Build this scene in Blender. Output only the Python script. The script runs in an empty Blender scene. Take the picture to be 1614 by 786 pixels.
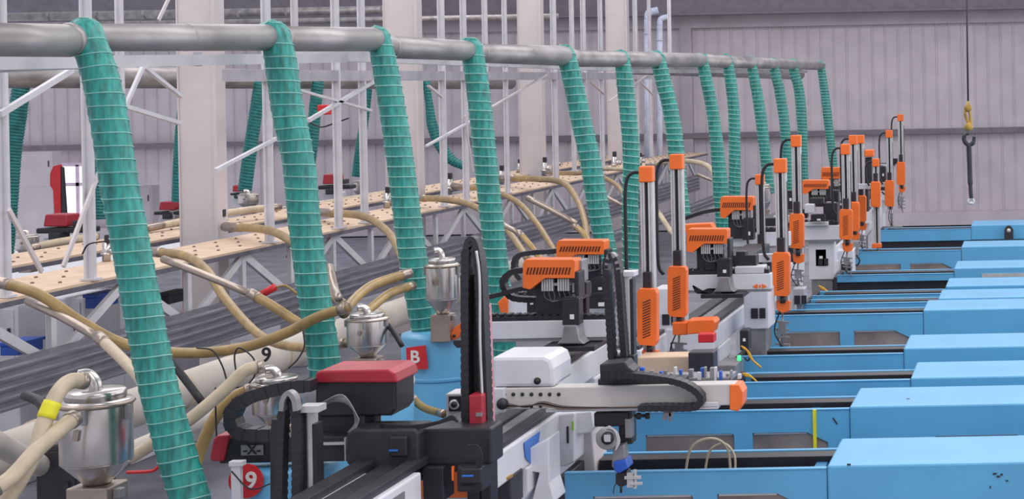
import bpy, math, random
from mathutils import Vector, Matrix
random.seed(7)
C = bpy.context.scene
# ------------------------------------------------------------------ camera, world, light
F = 2600.0; PU = 1620.0; PV = 135.0; ZC = 4.86; TH = 0.019
cam_d = bpy.data.cameras.new('camera'); cam = bpy.data.objects.new('camera', cam_d)
C.collection.objects.link(cam); C.camera = cam
cam_d.sensor_fit = 'HORIZONTAL'; cam_d.sensor_width = 36.0; cam_d.lens = F / 1614 * 36
cam_d.shift_x = (807 - PU) / 1614; cam_d.shift_y = (PV - 393) / 1614
cam_d.clip_end = 200
cam.matrix_world = Matrix.Translation((0, 0, ZC)) @ Matrix.Rotation(math.pi / 2, 4, 'X') @ Matrix.Rotation(-TH, 4, 'Z')
w = bpy.data.worlds.new('world'); C.world = w; w.use_nodes = True
bg = w.node_tree.nodes['Background']; bg.inputs[0].default_value = (0.90, 0.90, 1.0, 1); bg.inputs[1].default_value = 0.85
def area(name, loc, rot, sx, sy, energy, col):
    l = bpy.data.lights.new(name, 'AREA'); l.shape = 'RECTANGLE'; l.size = sx; l.size_y = sy
    l.energy = energy; l.color = col
    o = bpy.data.objects.new(name, l); o.location = loc; o.rotation_euler = rot; C.collection.objects.link(o)
area('overhead_softlight', (-1, 18, 11), (0, 0, 0), 5, 34, 1500, (1.0, 0.97, 0.95))  # added soft lamps overhead for top light; no roof opening is modelled
area('overhead_softlight', (-13, 26, 11), (0, 0, 0), 4, 40, 1500, (1.0, 0.95, 0.92))
area('overhead_softlight', (-6, 48, 11), (0, 0, 0), 18, 4, 500, (1.0, 0.95, 0.95))
vs = C.view_settings; vs.view_transform = 'Standard'; vs.look = 'None'; vs.gamma = 1; vs.use_curve_mapping = False
vs.exposure = -0.08
area('side_windows', (7.5, 24, 6), (0, math.radians(80), 0), 6, 50, 1300, (1.0, 0.98, 0.96))

# ------------------------------------------------------------------ pixel <-> place
def P(u, v, Y):
    dx = u - PU; dy = v - PV
    return Vector(((dx - TH * dy) * Y / F, Y, ZC - (dy + TH * dx) * Y / F))
def S(px, Y): return px * Y / F

# ------------------------------------------------------------------ materials
def lin(c):
    c = c / 255.0
    return c / 12.92 if c <= 0.04045 else ((c + 0.055) / 1.055) ** 2.4
MATS = {}
def mat(name, rgb, rough=0.5, metal=0.0, var=0.12, scale=3.0, bump=0.0, stretch=(1, 1, 1), emit=None, spec=0.5, dirt=None):
    m = bpy.data.materials.new(name); m.use_nodes = True; nt = m.node_tree; b = nt.nodes['Principled BSDF']
    col = tuple(lin(x) for x in rgb)
    tc = nt.nodes.new('ShaderNodeTexCoord'); mp = nt.nodes.new('ShaderNodeMapping'); mp.inputs['Scale'].default_value = stretch
    nz = nt.nodes.new('ShaderNodeTexNoise'); nz.inputs['Scale'].default_value = scale; nz.inputs['Detail'].default_value = 5
    nt.links.new(tc.outputs['Object'], mp.inputs[0]); nt.links.new(mp.outputs[0], nz.inputs['Vector'])
    mr = nt.nodes.new('ShaderNodeMapRange'); mr.inputs[1].default_value = 0.3; mr.inputs[2].default_value = 0.7
    nt.links.new(nz.outputs['Fac'], mr.inputs[0])
    mx = nt.nodes.new('ShaderNodeMix'); mx.data_type = 'RGBA'
    d = dirt if dirt else tuple(x * (1 - var) for x in rgb)
    dl = tuple(lin(x) for x in d)
    mx.inputs[6].default_value = (*[min(1, x * (1 + var * .5)) for x in col], 1); mx.inputs[7].default_value = (*dl, 1)
    nt.links.new(mr.outputs[0], mx.inputs[0]); nt.links.new(mx.outputs[2], b.inputs['Base Color'])
    b.inputs['Roughness'].default_value = rough; b.inputs['Metallic'].default_value = metal
    b.inputs['Specular IOR Level'].default_value = spec
    if bump:
        bp = nt.nodes.new('ShaderNodeBump'); bp.inputs['Strength'].default_value = bump; bp.inputs['Distance'].default_value = 0.02
        nt.links.new(nz.outputs['Fac'], bp.inputs['Height']); nt.links.new(bp.outputs[0], b.inputs['Normal'])
    if emit:
        b.inputs['Emission Color'].default_value = (*col, 1); b.inputs['Emission Strength'].default_value = emit
    MATS[name] = m; return m
TEAL = mat('teal_fabric', (40, 146, 136), 0.42, 0, 0.3, 9, 0.25, (3.5, 3.5, .5))
TEALW = mat('teal_wire', (124, 182, 170), 0.45, 0, 0.1, 8)
TEALB = mat('teal_fabric_plain', (26, 118, 116), 0.5, 0, 0.2, 9, 0.2)
TEALX = mat('teal_wire_dull', (44, 136, 130), 0.5, 0, 0.2, 9)
DPIPE = mat('pale_pipe', (214, 222, 242), 0.4)
GROOVE = mat('rail_groove', (122, 120, 132), 0.5, 0.1, 0.15, 4)
GALV = mat('galvanised_steel', (158, 154, 154), 0.42, 0.45, 0.22, 5, 0.08, (1, .3, 1))
STEEL = mat('stainless_steel', (205, 200, 196), 0.24, 0.95, 0.1, 5, 0.05)
STEELR = mat('steel_pipe', (170, 156, 144), 0.34, 0.8, 0.12, 5)
WALLM = mat('corrugated_wall', (196, 188, 194), 0.7, 0, 0.06, 1.2)
WALLD = mat('wall_flashing', (172, 165, 172), 0.7, 0, 0.08, 1.2)
GIRT = mat('girt_paint', (118, 112, 122), 0.6, 0, 0.1, 4)
COLM = mat('column_paint', (202, 194, 195), 0.55, 0, 0.05, 1.5)
FLOORM = mat('floor_paint', (136, 136, 146), 0.6, 0, 0.2, 1.5)
PAINT = mat('white_steel_paint', (205, 203, 208), 0.5, 0, 0.08, 3)
BEAMG = mat('grey_beam_paint', (172, 168, 176), 0.5, 0, 0.12, 3)
BEIGE = mat('beige_walkway', (210, 184, 158), 0.6, 0, 0.1, 3)
HOLE = mat('dark_hole', (120, 98, 84), 0.7)
RAIL = mat('grey_rail', (168, 166, 176), 0.4, 0.35, 0.25, 6, 0, (1, .2, 4))
RAILD = mat('dark_rail', (108, 106, 118), 0.5, 0.2, 0.2, 4)
TAN = mat('tan_hose', (162, 134, 80), 0.38, 0, 0.18, 6)
TANP = mat('pale_hose', (196, 180, 154), 0.45, 0, 0.14, 6)
CREAM = mat('cream_pipe', (196, 187, 176), 0.5, 0, 0.1, 2, 0.1)
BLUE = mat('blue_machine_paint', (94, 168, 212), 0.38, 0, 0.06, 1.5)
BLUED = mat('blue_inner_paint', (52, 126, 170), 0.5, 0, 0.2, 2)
WIN = mat('smoked_window', (150, 138, 132), 0.3, 0, 0.2, 2, 0, (1, 1, 1), dirt=(112, 100, 98))
BLACK = mat('black_plastic', (38, 36, 42), 0.45, 0, 0.2, 8)
BLACKC = mat('black_cable', (32, 31, 36), 0.5, 0, 0.2, 8)
DARK = mat('dark_metal', (58, 56, 62), 0.45, 0.3, 0.2, 6)
GREYM = mat('grey_metal', (150, 148, 150), 0.4, 0.4, 0.15, 6)
ALU = mat('aluminium', (206, 204, 204), 0.4, 0.35, 0.08, 6)
WHITE = mat('white_cover', (216, 216, 222), 0.42, 0, 0.05, 3)
ROBW = mat('light_beam_paint', (206, 202, 200), 0.45, 0, 0.08, 3)
ORANGE = mat('orange_cover', (240, 112, 40), 0.4, 0, 0.06, 4)
ORSLOT = mat('vent_slot', (96, 40, 20), 0.8)
RED = mat('dark_red_cover', (170, 40, 56), 0.4, 0, 0.1, 5)
REDB = mat('bright_red', (206, 36, 44), 0.45, 0, 0.08, 5)
LBLUE = mat('blue_drum', (104, 178, 220), 0.35, 0, 0.08, 2)
YEL = mat('yellow_tape', (228, 220, 40), 0.5)
YELC = mat('yellow_cable', (230, 170, 40), 0.5)
WTXT = mat('white_lettering', (235, 232, 228), 0.5)
BSTK = mat('blue_sticker', (50, 120, 210), 0.4)
BRASS = mat('worn_yellow_block', (176, 140, 60), 0.5, 0.1, 0.3, 12)
LIT = mat('daylight_pane', (255, 246, 255), 0.3, 0, 0.02, 2, emit=1.1)
MULL = mat('window_mullion', (225, 205, 225), 0.5)
LAMPB = mat('blue_plastic', (40, 90, 190), 0.4)
GREENL = mat('green_indicator', (60, 230, 130), 0.3, emit=1.5)

# ------------------------------------------------------------------ mesh collecting
class MB:
    def __init__(s): s.v = []; s.f = []; s.m = []; s.sm = []
    def add(s, vs, fs, mi=0, smooth=False):
        n = len(s.v); s.v += [Vector(a) for a in vs]
        for f in fs: s.f.append([n + i for i in f]); s.m.append(mi); s.sm.append(smooth)
        return s
    def box(s, x0, x1, y0, y1, z0, z1, mi=0):
        x0, x1 = sorted((x0, x1)); y0, y1 = sorted((y0, y1)); z0, z1 = sorted((z0, z1))
        v = [(x0, y0, z0), (x1, y0, z0), (x1, y1, z0), (x0, y1, z0), (x0, y0, z1), (x1, y0, z1), (x1, y1, z1), (x0, y1, z1)]
        return s.add(v, [(0, 3, 2, 1), (4, 5, 6, 7), (0, 1, 5, 4), (1, 2, 6, 5), (2, 3, 7, 6), (3, 0, 4, 7)], mi)
    def pb(s, u0, v0, u1, v1, Y, d, mi=0):      # a box whose front face lies at depth Y
        a = P(u0, (v0 + v1) / 2, Y); b = P(u1, (v0 + v1) / 2, Y); c = P((u0 + u1) / 2, v0, Y); e = P((u0 + u1) / 2, v1, Y)
        return s.box(a.x, b.x, Y, Y + d, e.z, c.z, mi)
    def prism(s, pts, d, mi=0):                # polygon extruded by vector d
        pts = [Vector(p) for p in pts]; n = len(pts); d = Vector(d)
        v = pts + [p + d for p in pts]
        f = [tuple(range(n - 1, -1, -1)), tuple(range(n, 2 * n))] + [(i, (i + 1) % n, n + (i + 1) % n, n + i) for i in range(n)]
        return s.add(v, f, mi)
    def ppoly(s, px, Y, d, mi=0): return s.prism([P(u, v, Y) for u, v in px], (0, d, 0), mi)
    def tube(s, path, r, n=10, mi=0, caps=True, flat=None):
        path = [Vector(p) for p in path]; k = len(path)
        rr = r if isinstance(r, (list, tuple)) else [r] * k
        T = [(path[min(i + 1, k - 1)] - path[max(i - 1, 0)]).normalized() for i in range(k)]
        ref = Vector((0, 1, 0)) if abs(T[0].y) < 0.9 else Vector((0, 0, 1))
        N = (ref - T[0] * ref.dot(T[0])).normalized(); vs = []
        for i in range(k):
            N = (N - T[i] * N.dot(T[i])); N = N.normalized() if N.length > 1e-6 else Vector((1, 0, 0))
            B = T[i].cross(N)
            for j in range(n):
                a = 2 * math.pi * j / n + (math.pi / 4 if n == 4 else 0)
                x = math.cos(a); y = math.sin(a)
                if flat: x *= flat[0]; y *= flat[1]
                vs.append(path[i] + (N * x + B * y) * rr[i])
        fs = [(i * n + j, i * n + (j + 1) % n, (i + 1) * n + (j + 1) % n, (i + 1) * n + j) for i in range(k - 1) for j in range(n)]
        if caps: fs += [tuple(range(n - 1, -1, -1)), tuple(range((k - 1) * n, k * n))]
        return s.add(vs, fs, mi, n > 5)
    def bar(s, a, b, wx, wz, mi=0):           # rectangular bar between two points
        a = Vector(a); b = Vector(b); t = (b - a).normalized()
        ref = Vector((0, 1, 0)) if abs(t.y) < 0.8 else Vector((1, 0, 0))
        n = (ref - t * ref.dot(t)).normalized() * (wx / 2); m = t.cross(n).normalized() * (wz / 2)
        v = [a + n + m, a - n + m, a - n - m, a + n - m, b + n + m, b - n + m, b - n - m, b + n - m]
        return s.add(v, [(3, 2, 1, 0), (4, 5, 6, 7), (0, 1, 5, 4), (1, 2, 6, 5), (2, 3, 7, 6), (3, 0, 4, 7)], mi)
    def lathe(s, c, prof, n=28, mi=0):
        c = Vector(c); vs = []
        for r, z in prof:
            for j in range(n):
                a = 2 * math.pi * j / n; vs.append(c + Vector((r * math.cos(a), r * math.sin(a), z)))
        k = len(prof)
        fs = [(i * n + j, i * n + (j + 1) % n, (i + 1) * n + (j + 1) % n, (i + 1) * n + j) for i in range(k - 1) for j in range(n)]
        fs += [tuple(range(n - 1, -1, -1)), tuple(range((k - 1) * n, k * n))]
        return s.add(vs, fs, mi, True)
    def chain(s, path, w, h, mi=0):           # plastic cable carrier: overlapping links along a path
        L = [Vector(path[0])]; step = h * .5; acc = 0
        for i in range(1, len(path)):
            a = Vector(path[i - 1]); b = Vector(path[i]); d = (b - a).length
            while acc + d >= step:
                a = a + (b - a).normalized() * (step - acc); d = (b - a).length; acc = 0; L.append(a.copy())
            acc += d
        for i in range(len(L) - 1):
            t = (L[i + 1] - L[i]); s.bar(L[i], L[i] + t * 1.25, w * (1 if i % 2 else .93), h * (1 if i % 2 else .9), mi)
        return s

def spline(pts, n=8):
    pts = [Vector(p) for p in pts]; o = []
    q = [pts[0] * 2 - pts[1]] + pts + [pts[-1] * 2 - pts[-2]]
    for i in range(1, len(q) - 2):
        for k in range(n):
            t = k / n; a, b, c, d = q[i - 1], q[i], q[i + 1], q[i + 2]
            o.append(0.5 * ((2 * b) + (c - a) * t + (2 * a - 5 * b + 4 * c - d) * t * t + (3 * b - a - 3 * c + d) * t ** 3))
    return o + [pts[-1]]
def pp(pts, Y0, Y1=None, n=8):              # smooth path through picture points, depth running Y0 -> Y1
    Y1 = Y0 if Y1 is None else Y1; k = len(pts) - 1
    return spline([P(p[0], p[1], p[2] if len(p) > 2 else Y0 + (Y1 - Y0) * i / k) for i, p in enumerate(pts)], n)

def wl(o):
    x = Vector((0, 0, 0))
    while o: x += o.location; o = o.parent
    return x
def build(name, mb, mats, parent=None, bevel=0.0, loc=None, label=None, kind=None):
    me = bpy.data.meshes.new(name)
    if parent is not None: org = wl(parent)
    elif loc is not None: org = Vector(loc)
    else:
        xs = [v.x for v in mb.v]; ys = [v.y for v in mb.v]; zs = [v.z for v in mb.v]
        org = Vector(((min(xs) + max(xs)) / 2, (min(ys) + max(ys)) / 2, min(zs)))
    me.from_pydata([tuple(v - org) for v in mb.v], [], mb.f)
    if not isinstance(mats, (list, tuple)): mats = [mats]
    for m in mats: me.materials.append(m)
    me.polygons.foreach_set('material_index', mb.m); me.polygons.foreach_set('use_smooth', mb.sm)
    me.update()
    o = bpy.data.objects.new(name, me); C.collection.objects.link(o)
    if parent is not None: o.parent = parent
    else: o.location = org
    if bevel:
        b = o.modifiers.new('bevel', 'BEVEL'); b.width = bevel; b.segments = 2; b.limit_method = 'ANGLE'; b.angle_limit = 0.9
    if label: o['label'] = label
    if kind: o['kind'] = kind
    return o
def tag(o, label, cat, group=None, kind=None):
    o['label'] = label; o['category'] = cat
    if group: o['group'] = group
    if kind: o['kind'] = kind
    return o
def thing(name, loc, label, cat, group=None):
    o = bpy.data.objects.new(name, None); o.empty_display_size = 0.1; o.location = loc; C.collection.objects.link(o)
    return tag(o, label, cat, group)
def struct(name, mb, m, bevel=0):
    o = build(name, mb, m, bevel=bevel); o['kind'] = 'structure'; return o
def text(name, s, size, loc, m, parent, extrude=0.004):
    cu = bpy.data.curves.new(name, 'FONT'); cu.body = s; cu.size = size; cu.extrude = extrude; cu.align_x = 'CENTER'; cu.align_y = 'CENTER'
    cu.offset = size * 0.02
    t = bpy.data.objects.new(name, cu); C.collection.objects.link(t)
    dg = bpy.context.evaluated_depsgraph_get(); me = bpy.data.meshes.new_from_object(t.evaluated_get(dg))
    bpy.data.objects.remove(t)
    R = Matrix.Rotation(math.pi / 2, 4, 'X'); org = wl(parent)
    me.transform(Matrix.Translation(Vector(loc) - org) @ R)
    me.materials.clear(); me.materials.append(m)
    o = bpy.data.objects.new(name, me); C.collection.objects.link(o); o.parent = parent
    return o

# ------------------------------------------------------------------ the hall
YW = 58.0
struct('floor', MB().box(-26, 8, 2, 60, -0.2, 0), FLOORM)
mb = MB(); x = -36.0; prof = []
while x < 9:                                   # folded sheet cladding, one rib per 0.45 m
    prof += [(x, 0), (x + .37, -.012), (x + .395, -.05), (x + .425, -.05)]; x += .45
vs = []; fs = []
for i, (px, py) in enumerate(prof): vs += [(px, YW + py, 0), (px, YW + py, 7.3)]
for i in range(len(prof) - 1): fs.append((2 * i, 2 * i + 2, 2 * i + 3, 2 * i + 1))
mb.add(vs, fs); mb.box(-36, 9, YW + .03, YW + .2, 0, 8.6)
struct('wall_back', mb, WALLM)
struct('trim_1', MB().box(-36, 9, YW - .25, YW - .06, 7.10, 7.56), WALLD)          # flashing band under the eaves
mb = MB().box(-36, 9, YW - .9, YW - .5, 7.60, 8.6).box(-36, 9, YW - 1.0, YW - .45, 7.52, 7.60)
struct('trim_2', mb, GIRT)                                                          # eaves beam
a = P(1400, 208, YW - .3)
mb = MB().box(-36, 9, YW - .3, YW - .06, a.z - .09, a.z + .09)
struct('trim_3', mb, GIRT)                                                          # girt rail across the wall
a = P(1500, 334, YW - .3)
struct('trim_4', MB().box(-36, 9, YW - .4, YW - .06, 0.05, a.z), WALLM)             # low kerb wall
mb = MB().box(P(1072, 100, YW - .3).x, P(1090, 100, YW - .3).x, YW - .27, YW - .05, 0, 7.1)
struct('trim_5', mb, WALLD)
# lit window far left
a = P(97, 345, YW - .1); b = P(148, 259, YW - .1)
win = struct('window_1', MB().box(a.x, b.x, YW - .12, YW - .07, a.z, b.z), LIT)
mb = MB()
for u in (97, 127, 148): mb.box(P(u, 300, YW).x - .06, P(u, 300, YW).x + .06, YW - .18, YW - .1, a.z, b.z)
for v in (259, 290, 345): mb.box(a.x, b.x, YW - .18, YW - .1, P(120, v, YW).z - .06, P(120, v, YW).z + .06)
build('window_frame', mb, MULL, win)
# steel building columns (H section, wide web faces)
for i, (u0, u1, Y, vt) in enumerate(((284, 354, 25, 0), (609, 669, 34, 0), (820, 862, 43, 0), (959, 997, 52, 0))):
    mb = MB(); x0 = P(u0, 200, Y).x; x1 = P(u1, 200, Y).x; wd = x1 - x0
    x1 -= .13
    mb.box(x0, x1 - .03, Y, Y + .24, 0, 9).box(x1 - .03, x1 + .02, Y - .03, Y + .28, 0, 9).box(x0 - .02, x0, Y - .03, Y + .28, 0, 9)
    struct('trim_%d' % (6 + i), mb, COLM)

# ------------------------------------------------------------------ galvanised ducts
def duct_X(): return -6.1
root = thing('exhaust_duct', (-6.1, 9, 5.2), 'long galvanised steel extraction duct feeding the row of thirteen near green hoses', 'duct')
DU = [(-40, 62, 54), (105, 64, 52), (120, 59, 44), (425, 59, 42), (440, 61, 40), (590, 62, 38), (612, 74, 36), (740, 80, 32), (755, 84, 30), (890, 88, 32), (905, 92, 27), (1105, 95, 22), (1295, 104, 13)]
def duct_at(u):
    for i in range(len(DU) - 1):
        if DU[i][0] <= u <= DU[i + 1][0]:
            t = (u - DU[i][0]) / (DU[i + 1][0] - DU[i][0])
            return tuple(DU[i][k] + t * (DU[i + 1][k] - DU[i][k]) for k in range(3))
    return DU[-1]
def duct_Y(u, v):
    dx = (u - PU) - TH * (v - PV); return -6.1 * F / dx
pts = []
for u, v, d in DU:
    Y = duct_Y(u, v); pts.append((P(u, v, Y), S(d, Y) / 2 * 1.0))
for i in range(len(pts) - 1):
    (a, ra), (b, rb) = pts[i], pts[i + 1]
    mb = MB().tube([a, b], [ra, rb], 32)
    mb.tube([a + (b - a) * .0, a + (b - a).normalized() * .05], ra * 1.025, 32)
    L = (b - a).length; n = int(L / 1.25)
    for k in range(1, n): q = a + (b - a) * (k / n); mb.tube([q, q + (b - a).normalized() * .025], (ra + (rb - ra) * k / n) * 1.012, 32)
    build('duct_section', mb, GALV, root)
# second, lower parallel duct seen at the far end
a = P(985, 104, 34); b = P(1260, 117, 52)
tag(build('exhaust_duct', MB().tube([a, a * .8 + b * .2, a * .5 + b * .5, b], .17, 20), GALV), 'short grey duct running just under the far end of the long duct', 'duct')
# big cross pipes high on the back wall
def xpipe(u0, v0, u1, v1, Y, px, label):
    a = P(u0, v0, Y); b = P(u1, v1, Y); r = S(px, Y) / 2
    mb = MB().tube([a, b], r, 24); n = 9
    for k in range(n): q = a + (b - a) * ((k + .5) / n); mb.tube([q, q + (b - a).normalized() * .12], r * 1.06, 24)
    tag(build('cross_pipe', mb, GALV, None), label, 'pipe')
xpipe(-40, 28, 640, 15, 47, 13, 'upper horizontal grey pipe crossing behind the columns at top left')
xpipe(-40, 42, 880, 26, 45, 9, 'thin lower horizontal pipe crossing behind the columns at top left')
# paired downpipes by wall
for u, v0, v1, wpx, lab in ((1021, 30, 78, 11, 'left of two pale vertical downpipes by the back wall above the duct'), (1040, 40, 78, 9, 'right of two pale vertical downpipes by the back wall above the duct')):
    Y = 54; mb = MB().tube([P(u, v0, Y), P(u, 300, Y)], S(wpx, Y) / 2, 16)
    mb.tube([P(u, v0 + 22, Y), P(u, v0 + 24, Y)], S(wpx + 2, Y) / 2, 16)
    mb.tube(spline([P(u, v0, Y), P(u + 2, v0 - 10, Y), P(u + 16, v0 - 14, Y)]), S(wpx, Y) / 2, 14)
    tag(build('downpipe', mb, DPIPE), lab, 'pipe')

# ------------------------------------------------------------------ ribbed green hoses
def hose(path_px, Y, label, ring_px, group=None, attach=True, matl=TEAL, nm='flexible_hose', dY=0.0, wrinkle=0.11):
    pts = [P(u, v, Y + dY * i / max(1, len(path_px) - 1)) for i, (u, v, wd) in enumerate(path_px)]
    rad = [S(wd, Y) / 2 for _, _, wd in path_px]
    if attach:                                   # root the cuff on the duct, then bend over and down
        u, v, wd = path_px[0]; du, dv, dd = duct_at(u - wd * .28)
        q = P(du, dv, Y + .12)
        pts = [q + Vector((-.02, .0, -.0))] + [P(u - wd * .12, dv - dd * .12, Y + .02)] + pts
        rad = [rad[0] * .95, rad[0] * 1.04] + rad
    n = 14; path = spline(pts, n); R = []
    for i in range(len(pts) - 1):
        for k in range(n): R.append(rad[i] + (rad[i + 1] - rad[i]) * k / n)
    R.append(rad[-1])
    # resample evenly
    s = [0]
    for i in range(1, len(path)): s.append(s[-1] + (path[i] - path[i - 1]).length)
    L = s[-1]; pitch = S(ring_px, Y); per = 6; N = max(8, int(L / pitch * per)); Q = []; QR = []; j = 0
    for i in range(N + 1):
        t = L * i / N
        while j < len(s) - 2 and s[j + 1] < t: j += 1
        f = (t - s[j]) / max(1e-9, s[j + 1] - s[j]); Q.append(path[j].lerp(path[j + 1], f)); QR.append(R[j] + (R[j + 1] - R[j]) * f)
    root = thing(nm, Q[-1], label, 'hose', group)
    nn = 30; vs = []; T0 = None
    rnd = random.Random(int(path_px[0][0])); ph = [rnd.random() * 6.28 for _ in range(40)]
    Nn = Vector((1, 0, 0)); frames = []
    for i in range(len(Q)):
        T = (Q[min(i + 1, N)] - Q[max(i - 1, 0)]).normalized(); Nn = (Nn - T * Nn.dot(T)).normalized(); B = T.cross(Nn); frames.append((Nn.copy(), B))
        fr = (i % per) / per; turn = i / per
        for k in range(nn):
            a = 2 * math.pi * k / nn
            frk = (turn + a / (2 * math.pi)) % 1.0           # follows the helix
            pinch = -math.sin(math.pi * frk) * 0.035
            seg = int(turn + a / (2 * math.pi))
            wr = (wrinkle * .55 * abs(math.sin(4 * a + 2.2 * frk + ph[seg % 40])) + wrinkle * .35 * math.sin(9 * a - 3 * frk + ph[(seg * 3) % 40]) - wrinkle * .3) * math.sin(math.pi * frk)
            r = QR[i] * (1 + pinch + wr)
            vs.append(Q[i] + (Nn * math.cos(a) + B * math.sin(a)) * r)
    fs = [(i * nn + k, i * nn + (k + 1) % nn, (i + 1) * nn + (k + 1) % nn, (i + 1) * nn + k) for i in range(N) for k in range(nn)]
    fs += [tuple(range(nn - 1, -1, -1)), tuple(range(N * nn, (N + 1) * nn))]
    if attach:
        a = P(du - wd * .0, dv, Y + .12); rr_ = S(dd, Y) / 2
        build('duct_clamp', MB().tube([a + Vector((-.03, 0, 0)), a + Vector((-.0, .0, 0))], rr_ * .6, 18), GALV, root)
    build('fabric_sleeve', MB().add(vs, fs, 0, True), matl, root)
    hp = []; m = 20; tot = int(N / per * m)
    for i in range(tot + 1):
        t = min(N - 1e-6, i / m * per); k = int(t); f = t - k; c = Q[k].lerp(Q[k + 1], f); a = -2 * math.pi * i / m
        nx, b = frames[k]; r = (QR[k] + (QR[k + 1] - QR[k]) * f) * 1.012
        hp.append(c + (nx * math.cos(a) + b * math.sin(a)) * r)
    build('spiral_wire', MB().tube(hp, max(S(1.15 if Y < 30 else .8, Y), .0045), 5), TEALW if attach else TEALX, root)
    return root
G = 'ribbed green hoses hanging from the near duct'
HOSES = [
 ([(140, 66, 50), (152, 100, 52), (163, 140, 54), (174, 200, 55), (190, 300, 55), (209, 400, 55), (227, 500, 56), (248, 600, 56), (274, 700, 57), (300, 786, 58), (306, 815, 58)], 21, 'nearest and thickest ribbed green hose, leftmost from the duct, ending by the steel hopper'),
 ([(436, 66, 45), (443, 100, 47), (455, 180, 48), (470, 250, 48), (480, 350, 48), (493, 450, 48), (507, 540, 48), (514, 600, 47)], 19, 'green ribbed hose second from left, ending above the boxy red and black cover'),
 ([(599, 66, 34), (606, 100, 38), (620, 180, 40), (633, 270, 41), (646, 370, 42), (662, 470, 43), (680, 550, 44), (700, 640, 42), (706, 665, 40)], 16, 'green ribbed hose passing the red B sign, third from left'),
 ([(744, 80, 33), (752, 130, 35), (761, 210, 35), (769, 290, 35), (780, 390, 35), (790, 480, 35), (797, 565, 35), (798, 585, 35)], 14.5, 'green ribbed hose just right of the tall black cable arch, fourth from left'),
 ([(893, 92, 29), (901, 120, 30), (916, 190, 31), (930, 250, 32), (940, 310, 33), (951, 370, 32), (958, 410, 32)], 13, 'slanting green ribbed hose ending behind the rear orange valve cover, fifth from left'),
 ([(981, 98, 24), (985, 130, 26), (992, 200, 26), (995, 260, 26), (993, 330, 25), (994, 400, 25), (994, 430, 25)], 11, 'green ribbed hose, sixth from left, hanging behind the tall silver column with black cable loop'),
 ([(1037, 95, 23), (1046, 130, 24), (1056, 170, 24), (1064, 220, 25), (1070, 290, 25), (1076, 340, 25)], 9.5, 'green ribbed hose ending behind the tallest front orange column cap, seventh from left'),
 ([(1106, 93, 18), (1114, 130, 19), (1124, 180, 19), (1131, 240, 21), (1136, 300, 24), (1140, 358, 22)], 8, 'green ribbed hose, eighth from left, left of a closely hung neighbour'),
 ([(1146, 95, 17), (1152, 130, 18), (1157, 180, 18), (1158, 240, 18), (1158, 312, 19)], 7, 'straight green ribbed hose, ninth from left, dropping behind a small orange cover'),
 ([(1184, 101, 15), (1192, 140, 17), (1200, 190, 18), (1207, 250, 17), (1213, 305, 16)], 6.3, 'green ribbed hose, tenth from left, behind a small orange cap'),
 ([(1221, 112, 15), (1228, 140, 16), (1236, 190, 16), (1241, 250, 15), (1245, 300, 14)], 5.6, 'green ribbed hose, eleventh from left, with bright edge highlights'),
 ([(1252, 116, 15), (1259, 140, 16), (1264, 190, 16), (1266, 240, 14), (1268, 290, 13)], 5, 'smooth looking dark green hose, twelfth from left, second last on the duct'),
 ([(1294, 106, 12), (1299, 140, 13), (1304, 180, 14), (1310, 230, 13), (1316, 275, 12)], 4.6, 'farthest green hose, hanging off the end of the duct before the bare wall'),
]
for i, (pth, ring, lab) in enumerate(HOSES):
    u = pth[0][0]; Y = duct_Y(u, pth[0][1]) - S(pth[0][2], duct_Y(u, 80)) * .5
    hose(pth, Y, lab, ring, G)
# hoses of the machine row behind the columns
G2 = 'green hoses of the far machine row'
BH = [([(34, 132, 24), (28, 180, 26), (20, 240, 25), (14, 330, 24), (8, 400, 24)], 27, 'background green hose at the far left edge behind the white diagonal brace'),
 ([(150, 128, 20), (153, 220, 22), (158, 300, 21), (160, 345, 20)], 27.5, 'short background green hose showing left of the nearest hose'),
 ([(186, 128, 12), (184, 170, 13), (178, 230, 14)], 28.4, 'sliver of background green hose right behind the top of the nearest hose'),
 ([(292, 128, 12), (284, 196, 12), (281, 250, 14), (279, 318, 15)], 30.4, 'thin background green hose just left of the nearest wide column'),
 ([(410, 128, 17), (403, 180, 19), (394, 240, 20), (386, 300, 20)], 33, 'background green hose leaning just right of the nearest wide column'),
 ([(502, 126, 17), (497, 170, 18), (492, 230, 17), (484, 290, 16)], 36, 'background green hose beside the small red box on the brace'),
 ([(583, 132, 9), (576, 180, 12), (568, 230, 14), (562, 278, 14)], 42, 'background green hose leaning just left of the third near hose'),
 ([(672, 128, 11), (676, 160, 11), (682, 200, 16), (696, 232, 17), (712, 252, 15), (732, 262, 12)], 42, 'curved background green hose bending right beyond the second wide column'),
]
t = thing('exhaust_duct', (-15.7, 22, 5.2), 'background duct of the far machine row behind the wide columns', 'duct')
build('duct_section', MB().tube([(-16.0, 21, 5.34), (-15.7, 50, 5.25)], .2, 20), GALV, t)
for pth, Y, lab in BH: hose(pth, Y, lab, 5, G2, False, TEALB)

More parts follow.
